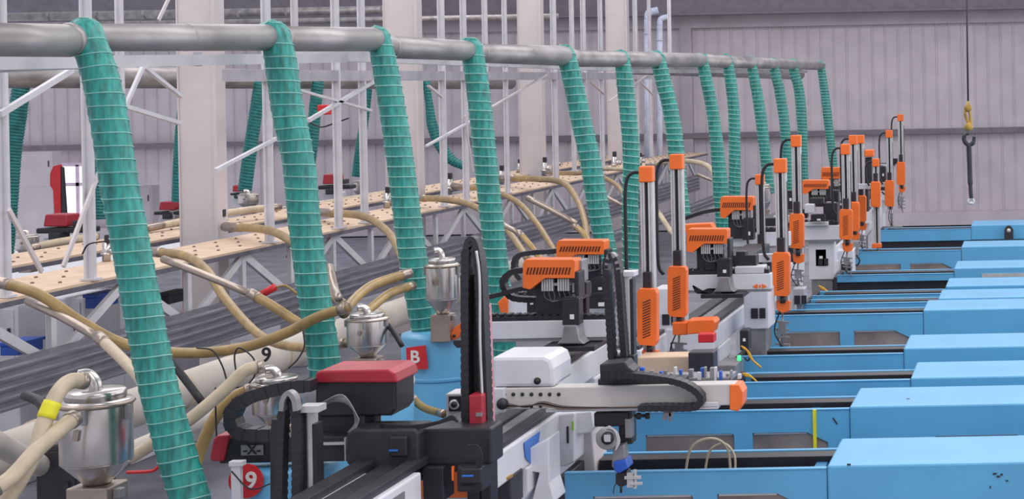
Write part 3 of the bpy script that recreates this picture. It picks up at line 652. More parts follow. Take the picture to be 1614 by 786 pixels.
# ------------------------------------------------------------------ blue injection moulding machines
def machine(Y, d, uh, ul, vtop_bed, label, wins=(), dz_bed=0.0, htop=1.9, tall=0.48, extra_rail=True, xr=2.3, zlow=.8):
    xh = P(uh, 600 if Y < 15 else 480, Y).x; xl = P(ul, 600 if Y < 15 else 480, Y).x
    t = thing('moulding_machine', ((xh + xl) / 2, Y + d / 2, 0), label, 'injection moulding machine')
    build('hood', MB().box(xh, xr, Y, Y + d, max(.75, zlow if zlow > .8 else 0), htop), BLUE, t, .018)
    if Y < 26 or zlow > .8:
        mb = MB().box(xh + .02, xr, Y + d * .02, Y + d * .98, .05, max(.75, zlow if zlow > .8 else 0))
        build('machine_base', mb, BLUED if zlow <= .8 else BLACK, t, .02)  # base turns black where a dark gap should show under the hood
    if zlow > .8: build('gap_shade', MB().box(xl, xh, Y + .1, Y + .16, .8, zlow + .02), BLACK, t)  # black sheet that draws the dark gap below the guard
    zb = htop - .035 - dz_bed
    mb = MB(); h = .62
    # front guard panel with window openings: built as strips round the openings
    ws = sorted([(P(a, 700, Y).x, P(b, 700, Y).x) for a, b in wins]); zt = zb - tall * .32; 
    gx = xl
    if ws:
        zo = P(uh, wins_v(Y, wins), Y).z if False else zb - WINZ.get(label, .17)
        mb.box(xl, xh - .006, Y + .02, Y + .06, zo, zb)
        for a, b in ws: mb.box(gx, a, Y + .02, Y + .06, .8, zo); gx = b
        mb.box(gx, xh - .006, Y + .02, Y + .06, .8, zo)
        for i, (a, b) in enumerate(ws):
            z1 = zo; ch = .10 if i == len(ws) - 1 else 0.02
            pts = [(a, Y + .045, .82), (b, Y + .045, .82), (b, Y + .045, z1 - ch), (b - (ch * 2 if i else .02), Y + .045, z1), (a + .02, Y + .045, z1), (a, Y + .045, z1 - .02)]
            wn = build('guard_window', MB().prism(pts, (0, .01, 0)), WIN, t, label='smoked grey window')
            c = [(b, Y + .02, z1 + .0), (b - (ch * 2 if i else .02), Y + .02, z1), (b, Y + .02, z1 - ch)]
            mb.prism(c, (0, .04, 0))
            fr = MB().box(a + .01, b - (ch * 2 if i else .02), Y + .036, Y + .044, z1 - .02, z1 - .004); build('window_rail', fr, ALU, wn)
    else:
        mb.box(xl, xh - .006, Y + .02, Y + .06, zlow, zb)
    build('front_guard', mb, BLUE, t)
    build('guard_lip', MB().box(xl, xh - .006, Y + .012, Y + .07, zb + .001, zb + .014), BLUE, t, .004)
    D = Y + d
    build('rear_guard', MB().box(xl, xh - .006, D - .11, D - .06, .8, zb - .03), BLUE, t, .006)
    if extra_rail:
        build('trough_shade', MB().box(xl + .1, xh - .02, D - .32, D - .115, .8, zb - .040), BLACK, t, .006)  # black bands that stand in for the dark inside of the open trough
        build('trough_shade', MB().box(xl + .1, xh - .02, Y + .3, Y + .46, .8, zb - .12), BLACK, t, .006)
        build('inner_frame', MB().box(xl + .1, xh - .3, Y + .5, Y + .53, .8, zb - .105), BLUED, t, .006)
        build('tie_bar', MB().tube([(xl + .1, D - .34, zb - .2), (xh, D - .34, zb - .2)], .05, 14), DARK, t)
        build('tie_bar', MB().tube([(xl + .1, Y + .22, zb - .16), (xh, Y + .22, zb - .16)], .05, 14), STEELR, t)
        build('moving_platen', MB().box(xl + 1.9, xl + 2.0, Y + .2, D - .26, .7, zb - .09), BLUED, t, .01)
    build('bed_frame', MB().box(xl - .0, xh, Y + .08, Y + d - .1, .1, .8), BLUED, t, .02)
    build('end_plate', MB().box(xl - .06, xl - .0, Y + .02, Y + d - .05, .4, zb - .02), DARK, t, .01)
    return t, xh, xl, zb
WINZ = {}
ML = ['nearest blue moulding machine, lowest in the picture with two smoked windows', 'second nearest blue moulding machine, with a yellow strap on its guard', 'third blue moulding machine from the front, its hood set farthest right of the nearest four',
 'fourth blue moulding machine from the front, directly before the tall hood with windows', 'fifth blue moulding machine from the front with tall hood and two smoked windows', 'sixth blue machine, its hood top showing just over the tall fifth hood',
 'seventh blue machine from the front, a low blue strip over a dark gap', 'eighth blue machine from the front with a grey strip across its hood', 'ninth blue machine, second farthest, with two smoked windows', 'farthest blue machine with a black lifting eye on top']
WINZ[ML[0]] = .18; WINZ[ML[1]] = .20; WINZ[ML[4]] = .21; WINZ[ML[8]] = .22
m1, xh1, xl1, zb1 = machine(13.0, 1.0, 1301, 886, 735, ML[0], ((932, 1090), (1128, 1262)))
m2, xh2, xl2, zb2 = machine(15.4, .95, 1336, 940, 647, ML[1], ((1017, 1157), (1186, 1305)))
m3, xh3, xl3, zb3 = machine(16.87, .95, 1433, 1150, 600, ML[2])
m4, xh4, xl4, zb4 = machine(18.8, 1.0, 1423, 1160, 559, ML[3], dz_bed=.04)
m5, xh5, xl5, zb5 = machine(22.0, 1.0, 1455, 1200, 495, ML[4], ((1232, 1327), (1349, 1436)), dz_bed=.02)
m6, _, _, _ = machine(23.2, .95, 1479, 1265, 468, ML[5], dz_bed=.03)
m7, xh7, _, zb7 = machine(24.6, 1.0, 1491, 1280, 455, ML[6], dz_bed=.09, zlow=1.66)
m8, xh8, _, zb8 = machine(27.0, 1.1, 1505, 1320, 430, ML[7], dz_bed=.06, zlow=1.70)
m9, xh9, _, zb9 = machine(30.6, 1.1, 1517, 1345, 394, ML[8], ((1352, 1425), (1440, 1506)), dz_bed=.04)
m10, xh10, _, zb10 = machine(35.3, 1.2, 1533, 1388, 363, ML[9], dz_bed=.05, zlow=1.58)
# lifting eye on the farthest, grey strip on the eighth, strap on the second
e = P(1590, 378, 35.0); mb = MB().ppoly([(1583, 379), (1583, 362), (1586, 357), (1590, 355), (1594, 357), (1597, 362), (1597, 379)], 35.1, .12)
build('lifting_eye', mb, DARK, m10, label='black lifting eye'); build('lifting_eye_hole', MB().tube([P(1590, 363, 35.09), P(1590, 363, 35.11)], .045, 14), ALU, m10)
build('hood_strip', MB().box(xh8 + .45, 2.3, 26.985, 27.0, 1.74, 1.80), ALU, m8)
build('strap', MB().box(P(1281, 660, 15.38).x, P(1286, 660, 15.38).x, 15.39, 15.42, 1.2, zb2 + .01), YEL, m2, label='yellow strap')
mb = MB().tube(spline([(-2.84, 13.35, 1.72), (-2.78, 13.35, 1.98), (-2.63, 13.38, 2.05), (-2.5, 13.4, 1.97), (-2.47, 13.4, 1.72)]), .011, 8)
mb.tube(spline([(-2.70, 13.45, 1.72), (-2.65, 13.45, 1.93), (-2.52, 13.4, 2.0), (-2.44, 13.4, 1.9), (-2.44, 13.4, 1.72)]), .010, 8)
tag(build('air_tube', mb, TANP), 'pair of pale air tubes looping out of the nearest blue machine', 'tube')
mb = MB(); rr = random.Random(3)
for (u, v) in ((1565, 748), (1577, 749), (1585, 758), (1560, 769), (1568, 747), (1335, 733), (1571, 752)):
    q = P(u, v, 12.996); mb.box(q.x, q.x + rr.uniform(.01, .03), 12.994, 12.999, q.z, q.z + rr.uniform(.008, .02))
build('scuff_marks', mb, DARK, m1, kind='stuff')
q = P(1425, 638, 15.396); build('scuff_marks', MB().box(q.x, q.x + .03, 15.7, 15.73, 1.9, 1.903), DARK, m2)
q = P(1318, 665, 15.41); build('guard_scratch', MB().bar((q.x - .03, 15.415, q.z + .04), (q.x + .01, 15.415, q.z - .02), .004, .012), DARK, m2)
build('seam_line', MB().box(xh1 + .8, xh1 + 1.5, 13.985, 13.995, 1.9, 1.906), DARK, m1)

# ------------------------------------------------------------------ robots: shared pieces
def vent_cover(t, u0, v0, u1, v1, Y, d, horizontal=False, nsl=12):
    mb = MB(); w_ = u1 - u0; h = v1 - v0
    if horizontal:    # long shroud with notched lower edge
        mb.ppoly([(u0 + w_ * .04, v0), (u1 - w_ * .03, v0), (u1, v0 + h * .06), (u1, v0 + h * .62), (u0 + w_ * .42, v0 + h * .62), (u0 + w_ * .14, v1), (u0, v1 - h * .06), (u0, v0 + h * .16)], Y, d)
        for k in range(nsl):
            uu = u0 + w_ * (.06 + .86 * k / nsl); sw = w_ * .035; va = v0 + h * .26; vb = v0 + h * .5
            mb.ppoly([(uu + sw, va), (uu + 2 * sw, va), (uu + sw, vb), (uu, vb)], Y - .004, .004, 1)
        return build('valve_cover', mb, [ORANGE, ORSLOT], t, .012)
    mb.ppoly([(u0 + w_ * .1, v0), (u1 - w_ * .08, v0 + h * .01), (u1, v0 + h * .08), (u1, v1 - h * .08), (u1 - w_ * .12, v1), (u0 + w_ * .12, v1 - h * .02), (u0, v1 - h * .1), (u0, v0 + h * .06)], Y, d)
    for k in range(nsl):
        vv = v0 + h * (.2 + .66 * k / nsl); sh = h * .022
        mb.ppoly([(u0 + w_ * .28, vv + sh * 1.6), (u0 + w_ * .68, vv - sh), (u0 + w_ * .68, vv), (u0 + w_ * .28, vv + sh * 2.6)], Y - .004, .004, 1)
    return build('gearbox_cover', mb, [ORANGE, ORSLOT], t, .012)
def gripper(t, u, v, v2, w_, Y, frame=True):
    rr = random.Random(int(u * 7 + v)); mb = MB(); r = S(max(1.0, w_ * .07), Y)
    mb.tube([P(u, v, Y), P(u, v2, Y)], r, 8)
    for k in range(4):
        a = v + (v2 - v) * (.25 + .2 * k); uu = u + rr.uniform(-.5, .5) * w_
        mb.bar(P(u - w_ * .45, a, Y), P(u + w_ * .45, a + 2, Y), .03, S(w_ * .1, Y))
        mb.tube([P(uu, a, Y), P(uu + w_ * .1, a + (v2 - v) * .3, Y)], r * .8, 6)
    mb.pb(u - w_ * .25, v + (v2 - v) * .3, u + w_ * .2, v + (v2 - v) * .6, Y - .02, .07)
    build('gripper', mb, GREYM, t, 0)
    mb = MB().tube(pp([(u - w_ * .1, v - 6), (u - w_ * .5, v + (v2 - v) * .5), (u, v2 - 3)], Y - .03), r * .6, 6)
    build('air_line', mb, BLACKC, t)
def column(t, uc, vc, vg0, vg1, w_, Y, vj=None, vbot=None, loop=True, sleeve=True, slot=True, nsl=12, rod=None, lean=.02):
    """vertical stroke: cap, extruded column, sleeve, gearbox cover, wrist, gripper"""
    cap = w_ * 1.0; f = lambda v: (v - vc) * lean
    def U(v): return uc + f(v)
    ch = w_ * 1.15
    mb = MB().pb(U(vc) - cap / 2, vc, U(vc) + cap / 2, vc + ch, Y - .02, S(cap, Y) * .9)
    build('column_cap', mb, ORANGE, t, .012)
    vend = vg1 + (4 if rod is None else rod - vg1)
    um = U((vc + vend) / 2)
    mb = MB(); s = w_ * .40
    a0 = um - w_ * .42; 
    dd = S(w_ * .8, Y)
    mb.pb(a0, vc + ch - 1, a0 + w_ * .30, vend, Y, dd).pb(um + w_ * .14, vc + ch - 1, um + w_ * .46, vend, Y, dd)
    mb.pb(a0 + w_ * .3, vc + ch, um + w_ * .14, vend, Y + .045, dd * .6, 1)
    mb.pb(a0 + w_ * .13, vc + ch, a0 + w_ * .17, vend, Y - .003, .004, 2).pb(um + w_ * .28, vc + ch, um + w_ * .32, vend, Y - .003, .004, 2)
    build('column_extrusion', mb, [ALU, BLACK, GREYM], t)
    if sleeve:
        sl = w_ * .95
        build('column_sleeve', MB().pb(U(vg0) - w_ * .38, vg0 - w_ * 1.2, U(vg0) + w_ * .22, vg0 + 1, Y - .05, .12), BLACK, t, .008)
    vent_cover(t, U(vg0) - w_ * .78, vg0, U(vg0) + w_ * .62, vg1, Y - S(w_ * .9, Y) - .02, S(w_ * .9, Y), nsl=nsl)
    if vj:
        mb = MB().ppoly([(U(vj) - w_ * .55, vj[0] if isinstance(vj, tuple) else vj)] if False else [(U(vj) - w_ * .55, vj), (U(vj) - w_ * .1, vj + w_ * .18), (U(vj) + w_ * .6, vj), (U(vj) + w_ * .55, vj + w_ * .8), (U(vj), vj + w_ * 1.0), (U(vj) - w_ * .45, vj + w_ * .75)], Y - S(w_, Y) * .5, S(w_, Y) * .7)
        build('wrist', mb, ORANGE, t, .008)
        build('wrist_joint', MB().tube([P(U(vj) + w_ * .02, vg1 - 2, Y - .08), P(U(vj) + w_ * .02, vj + 3, Y - .08)], S(w_ * .22, Y), 10), DARK, t)
        gripper(t, U(vj), vj + w_ * .9, vbot if vbot else vj + w_ * 2.6, w_ * 1.3, Y)
    if loop:
        L = w_ * 1.1
        path = pp([(uc - w_ * .5, vc + w_ * .42), (uc - w_ * 1.0, vc + w_ * .5), (uc - w_ * 1.35, vc + w_ * 1.0), (uc - w_ * 1.45, vc + w_ * 2.2), (uc - w_ * 1.42, (vc + vg0) / 2), (uc - w_ * 1.3, vg0 - w_ * .3), (uc - w_ * .9, vg0 + w_ * .6)], Y + .1)
        build('cable_loop', MB().tube(path, S(w_ * .13, Y), 10), BLACKC, t)
    mb = MB().pb(uc + w_ * .52, vc + ch * 1.6, uc + w_ * .62, vg0 + 6, Y + .05, .05)
    build('edge_rail', mb, BLACK, t)
def motor(t, u0, v0, u1, v1, Y, lying=False):
    h = v1 - v0; w_ = u1 - u0
    mb = MB().pb(u0, v0, u1, v1, Y, S(min(w_, h) * .9, Y)); mb.pb(u0 + w_ * .1, v0 - h * .05, u1 - w_ * .1, v0, Y + .02, S(min(w_, h) * .7, Y))
    m = build('motor', mb, BLACK, t, .015)
    build('motor_label', MB().pb(u0 + w_ * .45, v0 + h * .6, u0 + w_ * .7, v0 + h * (.78 if not lying else .85), Y - .004, .004), WTXT, m)
def valves(t, u0, v0, u1, v1, Y, n=5):
    mb = MB(); w_ = (u1 - u0)
    for g in (0, 1):
        a = u0 + g * w_ * .55
        for k in range(n):
            uu = a + w_ * .42 * k / n; mb.pb(uu, v0 + (v1 - v0) * .1, uu + w_ * .06, v1, Y, .05)
    mb.pb(u0, v0 + (v1 - v0) * .4, u1, v0 + (v1 - v0) * .6, Y + .03, .04)
    vb = build('valve_bank', mb, ALU, t)
    mb = MB()
    for k in range(6):
        uu = u0 + w_ * (k + .5) / 6; mb.tube(pp([(uu, v1), (uu + 2, v1 + (v1 - v0) * .5), (u0 + w_ * .4, v1 + (v1 - v0) * .8)], Y + .02, n=4), S(.45, Y), 5)
    build('air_line', mb, GREYM, vb)
def kick(t, u0, v0, u1, v1, Y, capside=-1, capw=12, nm='kick_arm', m=WHITE):
    h = v1 - v0
    build(nm, MB().pb(u0, v0, u1, v1, Y, .14), m, t, .008)
    mb = MB().pb(u0 + 4, v0 - h * .26, u1 - 3, v0 - .5, Y + .01, .12); n = int((u1 - u0) / max(4, h * .45))
    for k in range(n): uu = u0 + 4 + (u1 - u0 - 10) * k / n; mb.pb(uu, v0 - h * .36, uu + h * .28, v0 - h * .24, Y + .01, .12)
    build('rail_cover', mb, BLACK, t, .004)
    build('lower_rail', MB().pb(u0, v1, u1, v1 + h * .14, Y + .01, .1), GREYM, t)
    if capside:
        ue = u0 if capside < 0 else u1
        s = capside
        build('end_cap', MB().ppoly([(ue, v0 + h * .1), (ue + s * capw * .3, v0 - h * .15), (ue + s * capw, v0 + h * .25), (ue + s * capw * .7, v1 - h * .1), (ue, v1 + h * .1)], Y - .03, .18), ORANGE, t, .01)
def traverse(t, X, z, Y0, Y1, w=.42, ped=None, endcap=False, hgt=.24):
    build('traverse_beam', MB().box(X - w, X, Y0, Y1, z - hgt, z), WHITE, t, .015)
    mb = MB().box(X - w * .92, X - w * .62, Y0 + .05, Y1, z, z + .04).box(X - w * .3, X - w * .06, Y0 + .05, Y1, z, z + .04)
    build('guide_rail', mb, DARK, t, .004)
    build('rack_tray', MB().box(X - w * .6, X - w * .32, Y0 + .05, Y1, z, z + .015), GREYM, t)
    build('beam_end_cap', MB().box(X - w * 1.02, X + .01, Y0 - .05, Y0, z - hgt, z + .01), ORANGE if endcap else WHITE, t, .01)
    if ped is None: ped = (Y0 + .25, Y0 + .75)
    zl = z - hgt
    mb = MB().prism([(X - w * .9, ped[0], zl), (X + .02, ped[0], zl), (X + .02, ped[0], zl - .18), (X - .08, ped[0], zl - .34), (X - .08, ped[0], .8), (X - w * .85, ped[0], .8)], (0, ped[1] - ped[0], 0))
    build('pedestal', mb, WHITE, t, .012)
    build('pedestal_foot', MB().box(X - w * 1.0, X + .06, ped[0] - .08, ped[1] + .08, .72, .82), GREYM, t, .008)

def spider(t, u, v, s, Y):                 # carriage under the upright motor
    mb = MB().ppoly([(u - 10 * s, v), (u + 10 * s, v), (u + 14 * s, v + 22 * s), (u + 22 * s, v + 30 * s), (u - 22 * s, v + 30 * s), (u - 14 * s, v + 22 * s)], Y - .06, .2)
    build('carriage', mb, GREYM, t, .01)
    build('carriage_plate', MB().pb(u - 46 * s, v + 34 * s, u + 38 * s, v + 42 * s, Y - .1, .5), BLACK, t, .006)

# ------------------------------------------------------------------ near black and red robot
t = thing('take_out_robot', P(600, 780, 11.2), 'nearest robot, black with dark red covers, at bottom centre', 'robot')
Xb = -4.0
build('traverse_beam', MB().box(Xb - .5, Xb, 9.2, 10.75, 2.2, 2.42), WHITE, t, .012)
build('guide_rail', MB().box(Xb - .48, Xb - .36, 9.2, 11.1, 2.42, 2.47).box(Xb - .14, Xb - .04, 9.2, 11.1, 2.42, 2.47).box(Xb - .32, Xb - .2, 9.2, 11, 2.42, 2.44), DARK, t, .004)
build('pedestal', MB().box(Xb - .42, Xb - .05, 9.6, 10.3, .8, 2.2), WHITE, t, .01)
c = P(640, 762, 10.5)
build('beam_marking', MB().box(Xb + .001, Xb + .006, 10.25, 10.45, 2.26, 2.37), GREYM, t)
# horizontal arm
build('kick_arm', MB().pb(345, 688, 620, 728, 11.0, .16), BLACK, t, .012)
build('arm_end_cap', MB().ppoly([(330, 722), (336, 692), (342, 686), (362, 685), (352, 727), (334, 727)], 10.98, .2), RED, t, .012)
pl = build('name_plate', MB().pb(380, 701, 415, 717, 10.985, .01), GREYM, t)
q = P(397, 709, 10.98); text('plate_letter', '-X-', .085, (q.x, 10.98, q.z), BLACKC, pl, .002)
build('arm_light_rail', MB().pb(500, 697, 545, 701, 10.98, .03).pb(543, 690, 545, 726, 10.97, .03), ALU, t)
build('sensor', MB().pb(364, 729, 379, 800, 10.7, .04).pb(360, 727, 382, 735, 10.69, .06), PAINT, t, .004)
# motor housing
build('drive_housing', MB().ppoly([(546, 684), (556, 677), (655, 676), (660, 684), (660, 735), (640, 742), (560, 742), (546, 730)], 10.9, .3), DARK, t, .015)
build('drive_cover', MB().pb(655, 675, 775, 733, 11.0, .25), BLACK, t, .015)
mb = MB().pb(613, 688, 641, 720, 10.86, .05); md = build('motor', mb, BLACK, t, .012)
build('motor_badge', MB().pb(613, 708, 627, 711, 10.855, .006), BSTK, md)
build('lower_carriage', MB().pb(560, 740, 700, 758, 11.0, .3).pb(666, 735, 700, 790, 10.95, .2).pb(720, 735, 760, 775, 10.9, .2), BLACK, t, .012)
mb = MB().pb(725, 738, 758, 762, 10.85, .05); md = build('motor', mb, BLACK, t, .01); build('motor_badge', MB().pb(728, 748, 746, 751, 10.845, .006), BSTK, md)
mb = MB()
for k in range(7): 
    rr = random.Random(k); u = 600 + 28 * k / 7
    mb.tube(pp([(738 + k * 2, 700), (746 + k * 2, 715 - k), (752 + k, 735), (745 - k * 3, 765)], 10.88, n=6), S(.9, 11), 6)
build('wire_bundle', mb, BLACKC, t)
build('orange_strip', MB().pb(712, 735, 715, 757, 10.88, .02), ORANGE, t)
# red-topped valve box
mb = MB().ppoly([(497, 598), (502, 590), (612, 590), (624, 600), (624, 645), (616, 655), (502, 657), (497, 650)], 11.1, .34)
vb = build('valve_box', mb, BLACK, t, .015)
build('valve_box_lid', MB().ppoly([(494, 603), (498, 587), (504, 584), (612, 582), (622, 588), (626, 603)], 11.07, .4), RED, vb, .012, label='dark red lid')
build('box_bracket', MB().pb(588, 650, 592, 672, 11.15, .1).pb(500, 655, 560, 690, 11.15, .2).pb(575, 655, 592, 690, 11.2, .1), BLACK, t, .006)
mb = MB()
for k in range(6): mb.tube(pp([(506, 640 - k), (530 + k * 2, 632 - k * 2), (553 + k * 2, 640 + k * 3), (560 + k, 665), (548 + k * 2, 682)], 11.05 - .01 * k, n=6), S(1.1, 11), 6)
build('air_line', mb, GREYM, t)
# long horizontal cable-carrier loop
path = pp([(495, 606), (460, 608), (425, 616), (385, 630), (368, 650), (372, 672), (390, 682), (440, 684)], 10.95)
build('cable_carrier', MB().chain(path, .12, .085), BLACK, t)
# vertical arm near camera: arch chain and slim column
path = pp([(443, 800), (444, 740), (446, 680), (450, 635), (458, 622), (466, 635), (470, 680), (470, 800)], 10.45)
build('cable_carrier', MB().chain(path, .085, .05), BLACK, t)
build('carrier_arch', MB().tube(pp([(446, 646), (449, 628), (457, 618), (466, 628), (469, 646)], 10.4), .035, 4, flat=(1.3, .6)), GREYM, t)
build('arm_column', MB().pb(471, 650, 486, 800, 10.5, .1), GREYM, t, .004)
build('arm_column_edge', MB().pb(486, 645, 492, 800, 10.49, .1).pb(470, 640, 502, 650, 10.45, .12), ALU, t)
build('arm_column_side', MB().pb(492, 668, 500, 800, 10.5, .1).pb(478, 650, 483, 800, 10.49, .01), BLACK, t)
build('side_hook', MB().tube(pp([(434, 800), (434, 700), (436, 660)], 10.5), .03, 4), BLACK, t)
build('arch_link', MB().tube(pp([(330, 640), (345, 640)], 11), .001, 4), BLACK, t) if False else None
# tall black mast with chain arch and red edging
Ym = 11.3
build('mast', MB().pb(727, 432, 757, 705, Ym + .05, .12), BLACK, t, .01)
path = pp([(738, 700), (737, 560), (737, 430), (738, 396), (745, 384), (753, 396), (758, 430), (764, 560), (768, 700)], Ym)
build('cable_carrier', MB().chain(path, .12, .055), BLACK, t)
build('carrier_arch', MB().tube(pp([(737, 392), (739, 380), (745, 375), (751, 380), (756, 396)], Ym - .02, n=5), .05, 4, flat=(1.2, .45)), DARK, t)
build('carrier_edge', MB().tube(pp([(751, 395), (756, 440), (757, 540), (761, 640), (762, 700)], Ym - .08), .009, 6), ALU, t)
build('mast_edge', MB().ppoly([(758, 430), (762, 418), (768, 480), (773, 600), (776, 740), (768, 740), (764, 600)], Ym + .08, .05), RED, t)
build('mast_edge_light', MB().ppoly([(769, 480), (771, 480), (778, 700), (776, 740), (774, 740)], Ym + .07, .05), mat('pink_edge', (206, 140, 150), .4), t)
build('mast_bracket', MB().pb(739, 622, 760, 673, Ym - .14, .14), RED, t, .01)
build('bracket_plate', MB().pb(750, 650, 759, 656, Ym - .15, .02), GREYM, t)
build('mast_knob', MB().ppoly([(714, 536), (728, 536), (728, 548), (720, 548), (714, 542)], Ym + .05, .1), BLACK, t, .006)
build('mast_foot', MB().pb(757, 700, 774, 800, Ym - .02, .15).pb(736, 760, 757, 800, Ym, .1), BLACK, t, .01)
cb = build('camera_box', MB().pb(703, 620, 732, 665, 11.6, .2), PAINT, t, .006)
build('camera_face', MB().pb(707, 624, 729, 648, 11.58, .02), BLACK, cb, .004)
build('camera_lens', MB().tube([P(716, 637, 11.57), P(716, 637, 11.6)], S(8, 11.6), 20), ALU, cb)
build('camera_lens_core', MB().tube([P(716, 637, 11.56), P(716, 637, 11.58)], S(5, 11.6), 20), BLACK, cb)
mb = MB()
for k in range(4): mb.tube(pp([(600, 668 + k * 2), (650, 670 + k * 2), (690, 664 + k), (712, 655 + k * 2), (722, 664)], 10.95, n=6), S(1.6, 11), 6)
build('cable_bundle', mb, BLACKC, t)

# ------------------------------------------------------------------ second robot: white with long holed arm
t = thing('take_out_robot', P(850, 700, 12.6), 'robot with long white arm and white rounded cover over nearest blue machine', 'robot')
traverse(t, -3.83, 2.3, 11.55, 14.2, .46, (12.4, 13.1), True)
q = P(830, 695, 12.2); x = -3.825
build('beam_badge', MB().prism([(x, 12.35, 2.26), (x, 12.75, 2.26), (x, 12.68, 2.14), (x, 12.5, 2.07), (x, 12.38, 2.14)], (.006, 0, 0)), BSTK, t, label='blue shield sticker')
Ya = 12.7
mb = MB().pb(772, 608, 1158, 642, Ya, .16)
build('kick_arm', mb, ROBW, t, .01)
build('arm_tray', MB().pb(860, 642, 1132, 647, Ya - .05, .22).pb(1100, 634, 1132, 642, Ya - .05, .03), PAINT, t, .004)
mb = MB()
for k in range(7): mb.tube([P(795 + k * 14.3, 621, Ya - .006), P(795 + k * 14.3, 621, Ya + .01)], S(3.0, Ya), 14)
for k in (3, 4): mb.tube([P(795 + k * 14.3, 640, Ya - .006), P(795 + k * 14.3, 640, Ya + .01)], S(2.6, Ya), 12)
build('lightening_hole', mb, BLACKC, t)
build('arm_end_cap', MB().ppoly([(1150, 606), (1165, 606), (1171, 618), (1170, 638), (1164, 648), (1150, 646)], Ya - .02, .2), ORANGE, t, .008)
mb = MB().ppoly([(775, 610), (775, 562), (858, 561), (868, 566), (873, 580), (874, 610)], Ya + .0, .5)
cv = build('rounded_cover', mb, WHITE, t, .03)
build('cover_hole', MB().tube([P(847, 600, Ya - .01), P(847, 600, Ya + .01)], S(5.5, Ya), 18), BLACKC, cv)
build('cover_plate', MB().pb(775, 612, 795, 650, Ya - .04, .1), WHITE, t, .006)
build('swivel', MB().tube([P(792, 636, Ya - .08), P(792, 636, Ya)], S(9, Ya), 20), BLACK, t)
mb = MB()
for k in range(6): mb.tube(pp([(796, 635 + k * 1.5), (830, 641 - k * .5), (855, 633 + k), (890, 640 + k * .7), (960, 642), (1010, 641)], Ya - .05 - .01 * (k % 3), n=6), S(1.3, Ya), 6, mi=k % 2)
build('wire_bundle', mb, [BLACKC, HOLE], t)
path = pp([(950, 592), (985, 590), (1030, 594), (1070, 601), (1094, 612), (1106, 625), (1103, 637), (1088, 641), (1040, 641), (1005, 642)], Ya - .08)
build('cable_carrier', MB().chain(path, .12, .05), BLACK, t)
build('carrier_box', MB().ppoly([(945, 574), (985, 570), (990, 578), (1000, 585), (985, 598), (946, 602)], Ya - .1, .22), DARK, t, .01)
build('top_carriage', MB().pb(942, 596, 1080, 606, Ya + .05, .15), DARK, t, .01)
mb = MB()
rr = random.Random(4)
for k in range(26):
    u = 960 + k * 8 + rr.uniform(-3, 3); mb.pb(u, 578 + rr.uniform(0, 14), u + rr.uniform(3, 7), 600 + rr.uniform(-3, 4), Ya + .2 + rr.uniform(0, .2), .05, k % 4 % 3)
mb.pb(1000, 596, 1150, 604, Ya + .25, .3)
build('fixture_block', mb, [GREYM, PAINT, LAMPB], t, .003)
# hanging wrist
build('arm_hanger', MB().pb(936, 650, 990, 672, Ya - .02, .25).pb(975, 645, 996, 700, Ya, .15), BLACK, t, .01)
build('hanger_plate', MB().pb(985, 660, 995, 690, Ya - .03, .1), GREYM, t, .004)
wm = build('wrist_motor', MB().tube([P(958, 690, Ya - .16), P(958, 690, Ya + .1)], S(18, Ya), 24), GREYM, t, .006)
build('motor_face', MB().tube([P(958, 690, Ya - .175), P(958, 690, Ya - .16)], S(10, Ya), 20).pb(952, 685, 962, 696, Ya - .185, .01, 1), [BLACK, PAINT], wm)
mb = MB()
for k in range(5): mb.tube(pp([(944 + k * 2, 700), (940 + k * 3, 684), (952 + k * 2, 675 - k), (970, 678 + k), (977 - k, 695), (970, 710)], Ya - .15, n=5), S(1.0, Ya), 6)
build('coiled_wire', mb, PAINT, wm)
build('wrist_link', MB().ppoly([(966, 705), (984, 700), (986, 728), (974, 745), (964, 735)], Ya - .1, .12), GREYM, t, .008)
build('wrist_ring', MB().ppoly([(966, 728), (986, 724), (990, 738), (976, 746), (968, 742)], Ya - .14, .18), LAMPB, t, .008)
build('wrist_block', MB().ppoly([(970, 746), (988, 742), (992, 762), (978, 768), (970, 762)], Ya - .1, .12), BLACK, t, .008)
mb = MB().pb(988, 745, 1000, 768, Ya - .12, .03).pb(984, 750, 1010, 755, Ya - .13, .02).pb(992, 760, 1012, 764, Ya - .13, .02).pb(998, 740, 1003, 770, Ya - .12, .02)
build('gripper', mb, ALU, t, .002)
build('whisker', MB().tube(pp([(972, 760), (968, 768), (967, 778)], Ya - .1), .004, 6).tube([P(979, 764, Ya - .1), P(979, 776, Ya - .1)], .009, 8), BLACKC, t)
build('probe', MB().tube([P(1000, 655, Ya), P(1020, 655, Ya)], .012, 8).tube([P(1004, 655, Ya), P(1010, 655, Ya)], .026, 10).tube([P(1018, 655, Ya), P(1024, 655, Ya)], .024, 10), BLACK, t)
build('side_sensor', MB().pb(1045, 650, 1060, 656, Ya, .05).pb(1044, 656, 1050, 662, Ya, .05).pb(1054, 650, 1058, 664, Ya, .04), GREYM, t, .002)
# arched cable carrier + slim column (its vertical arm)
Yb = 13.1
path = pp([(966, 566), (962, 500), (958, 440), (957, 415), (964, 402), (973, 412), (977, 440), (981, 500), (986, 566)], Yb)
build('cable_carrier', MB().chain(path, .12, .05), BLACK, t)
build('carrier_arch', MB().tube(pp([(958, 424), (959, 408), (965, 400), (972, 408), (976, 424)], Yb - .02, n=5), .045, 4, flat=(1.2, .45)), GREYM, t)
build('arm_column', MB().pb(978, 432, 993, 592, Yb + .05, .1), ALU, t, .004)
build('arm_column_back', MB().pb(993, 440, 999, 592, Yb + .06, .09), DARK, t)
build('column_head', MB().pb(974, 428, 1000, 436, Yb + .03, .14), PAINT, t, .004)
build('slide_block', MB().pb(962, 560, 1000, 590, Yb + .0, .12), BLACK, t, .008)
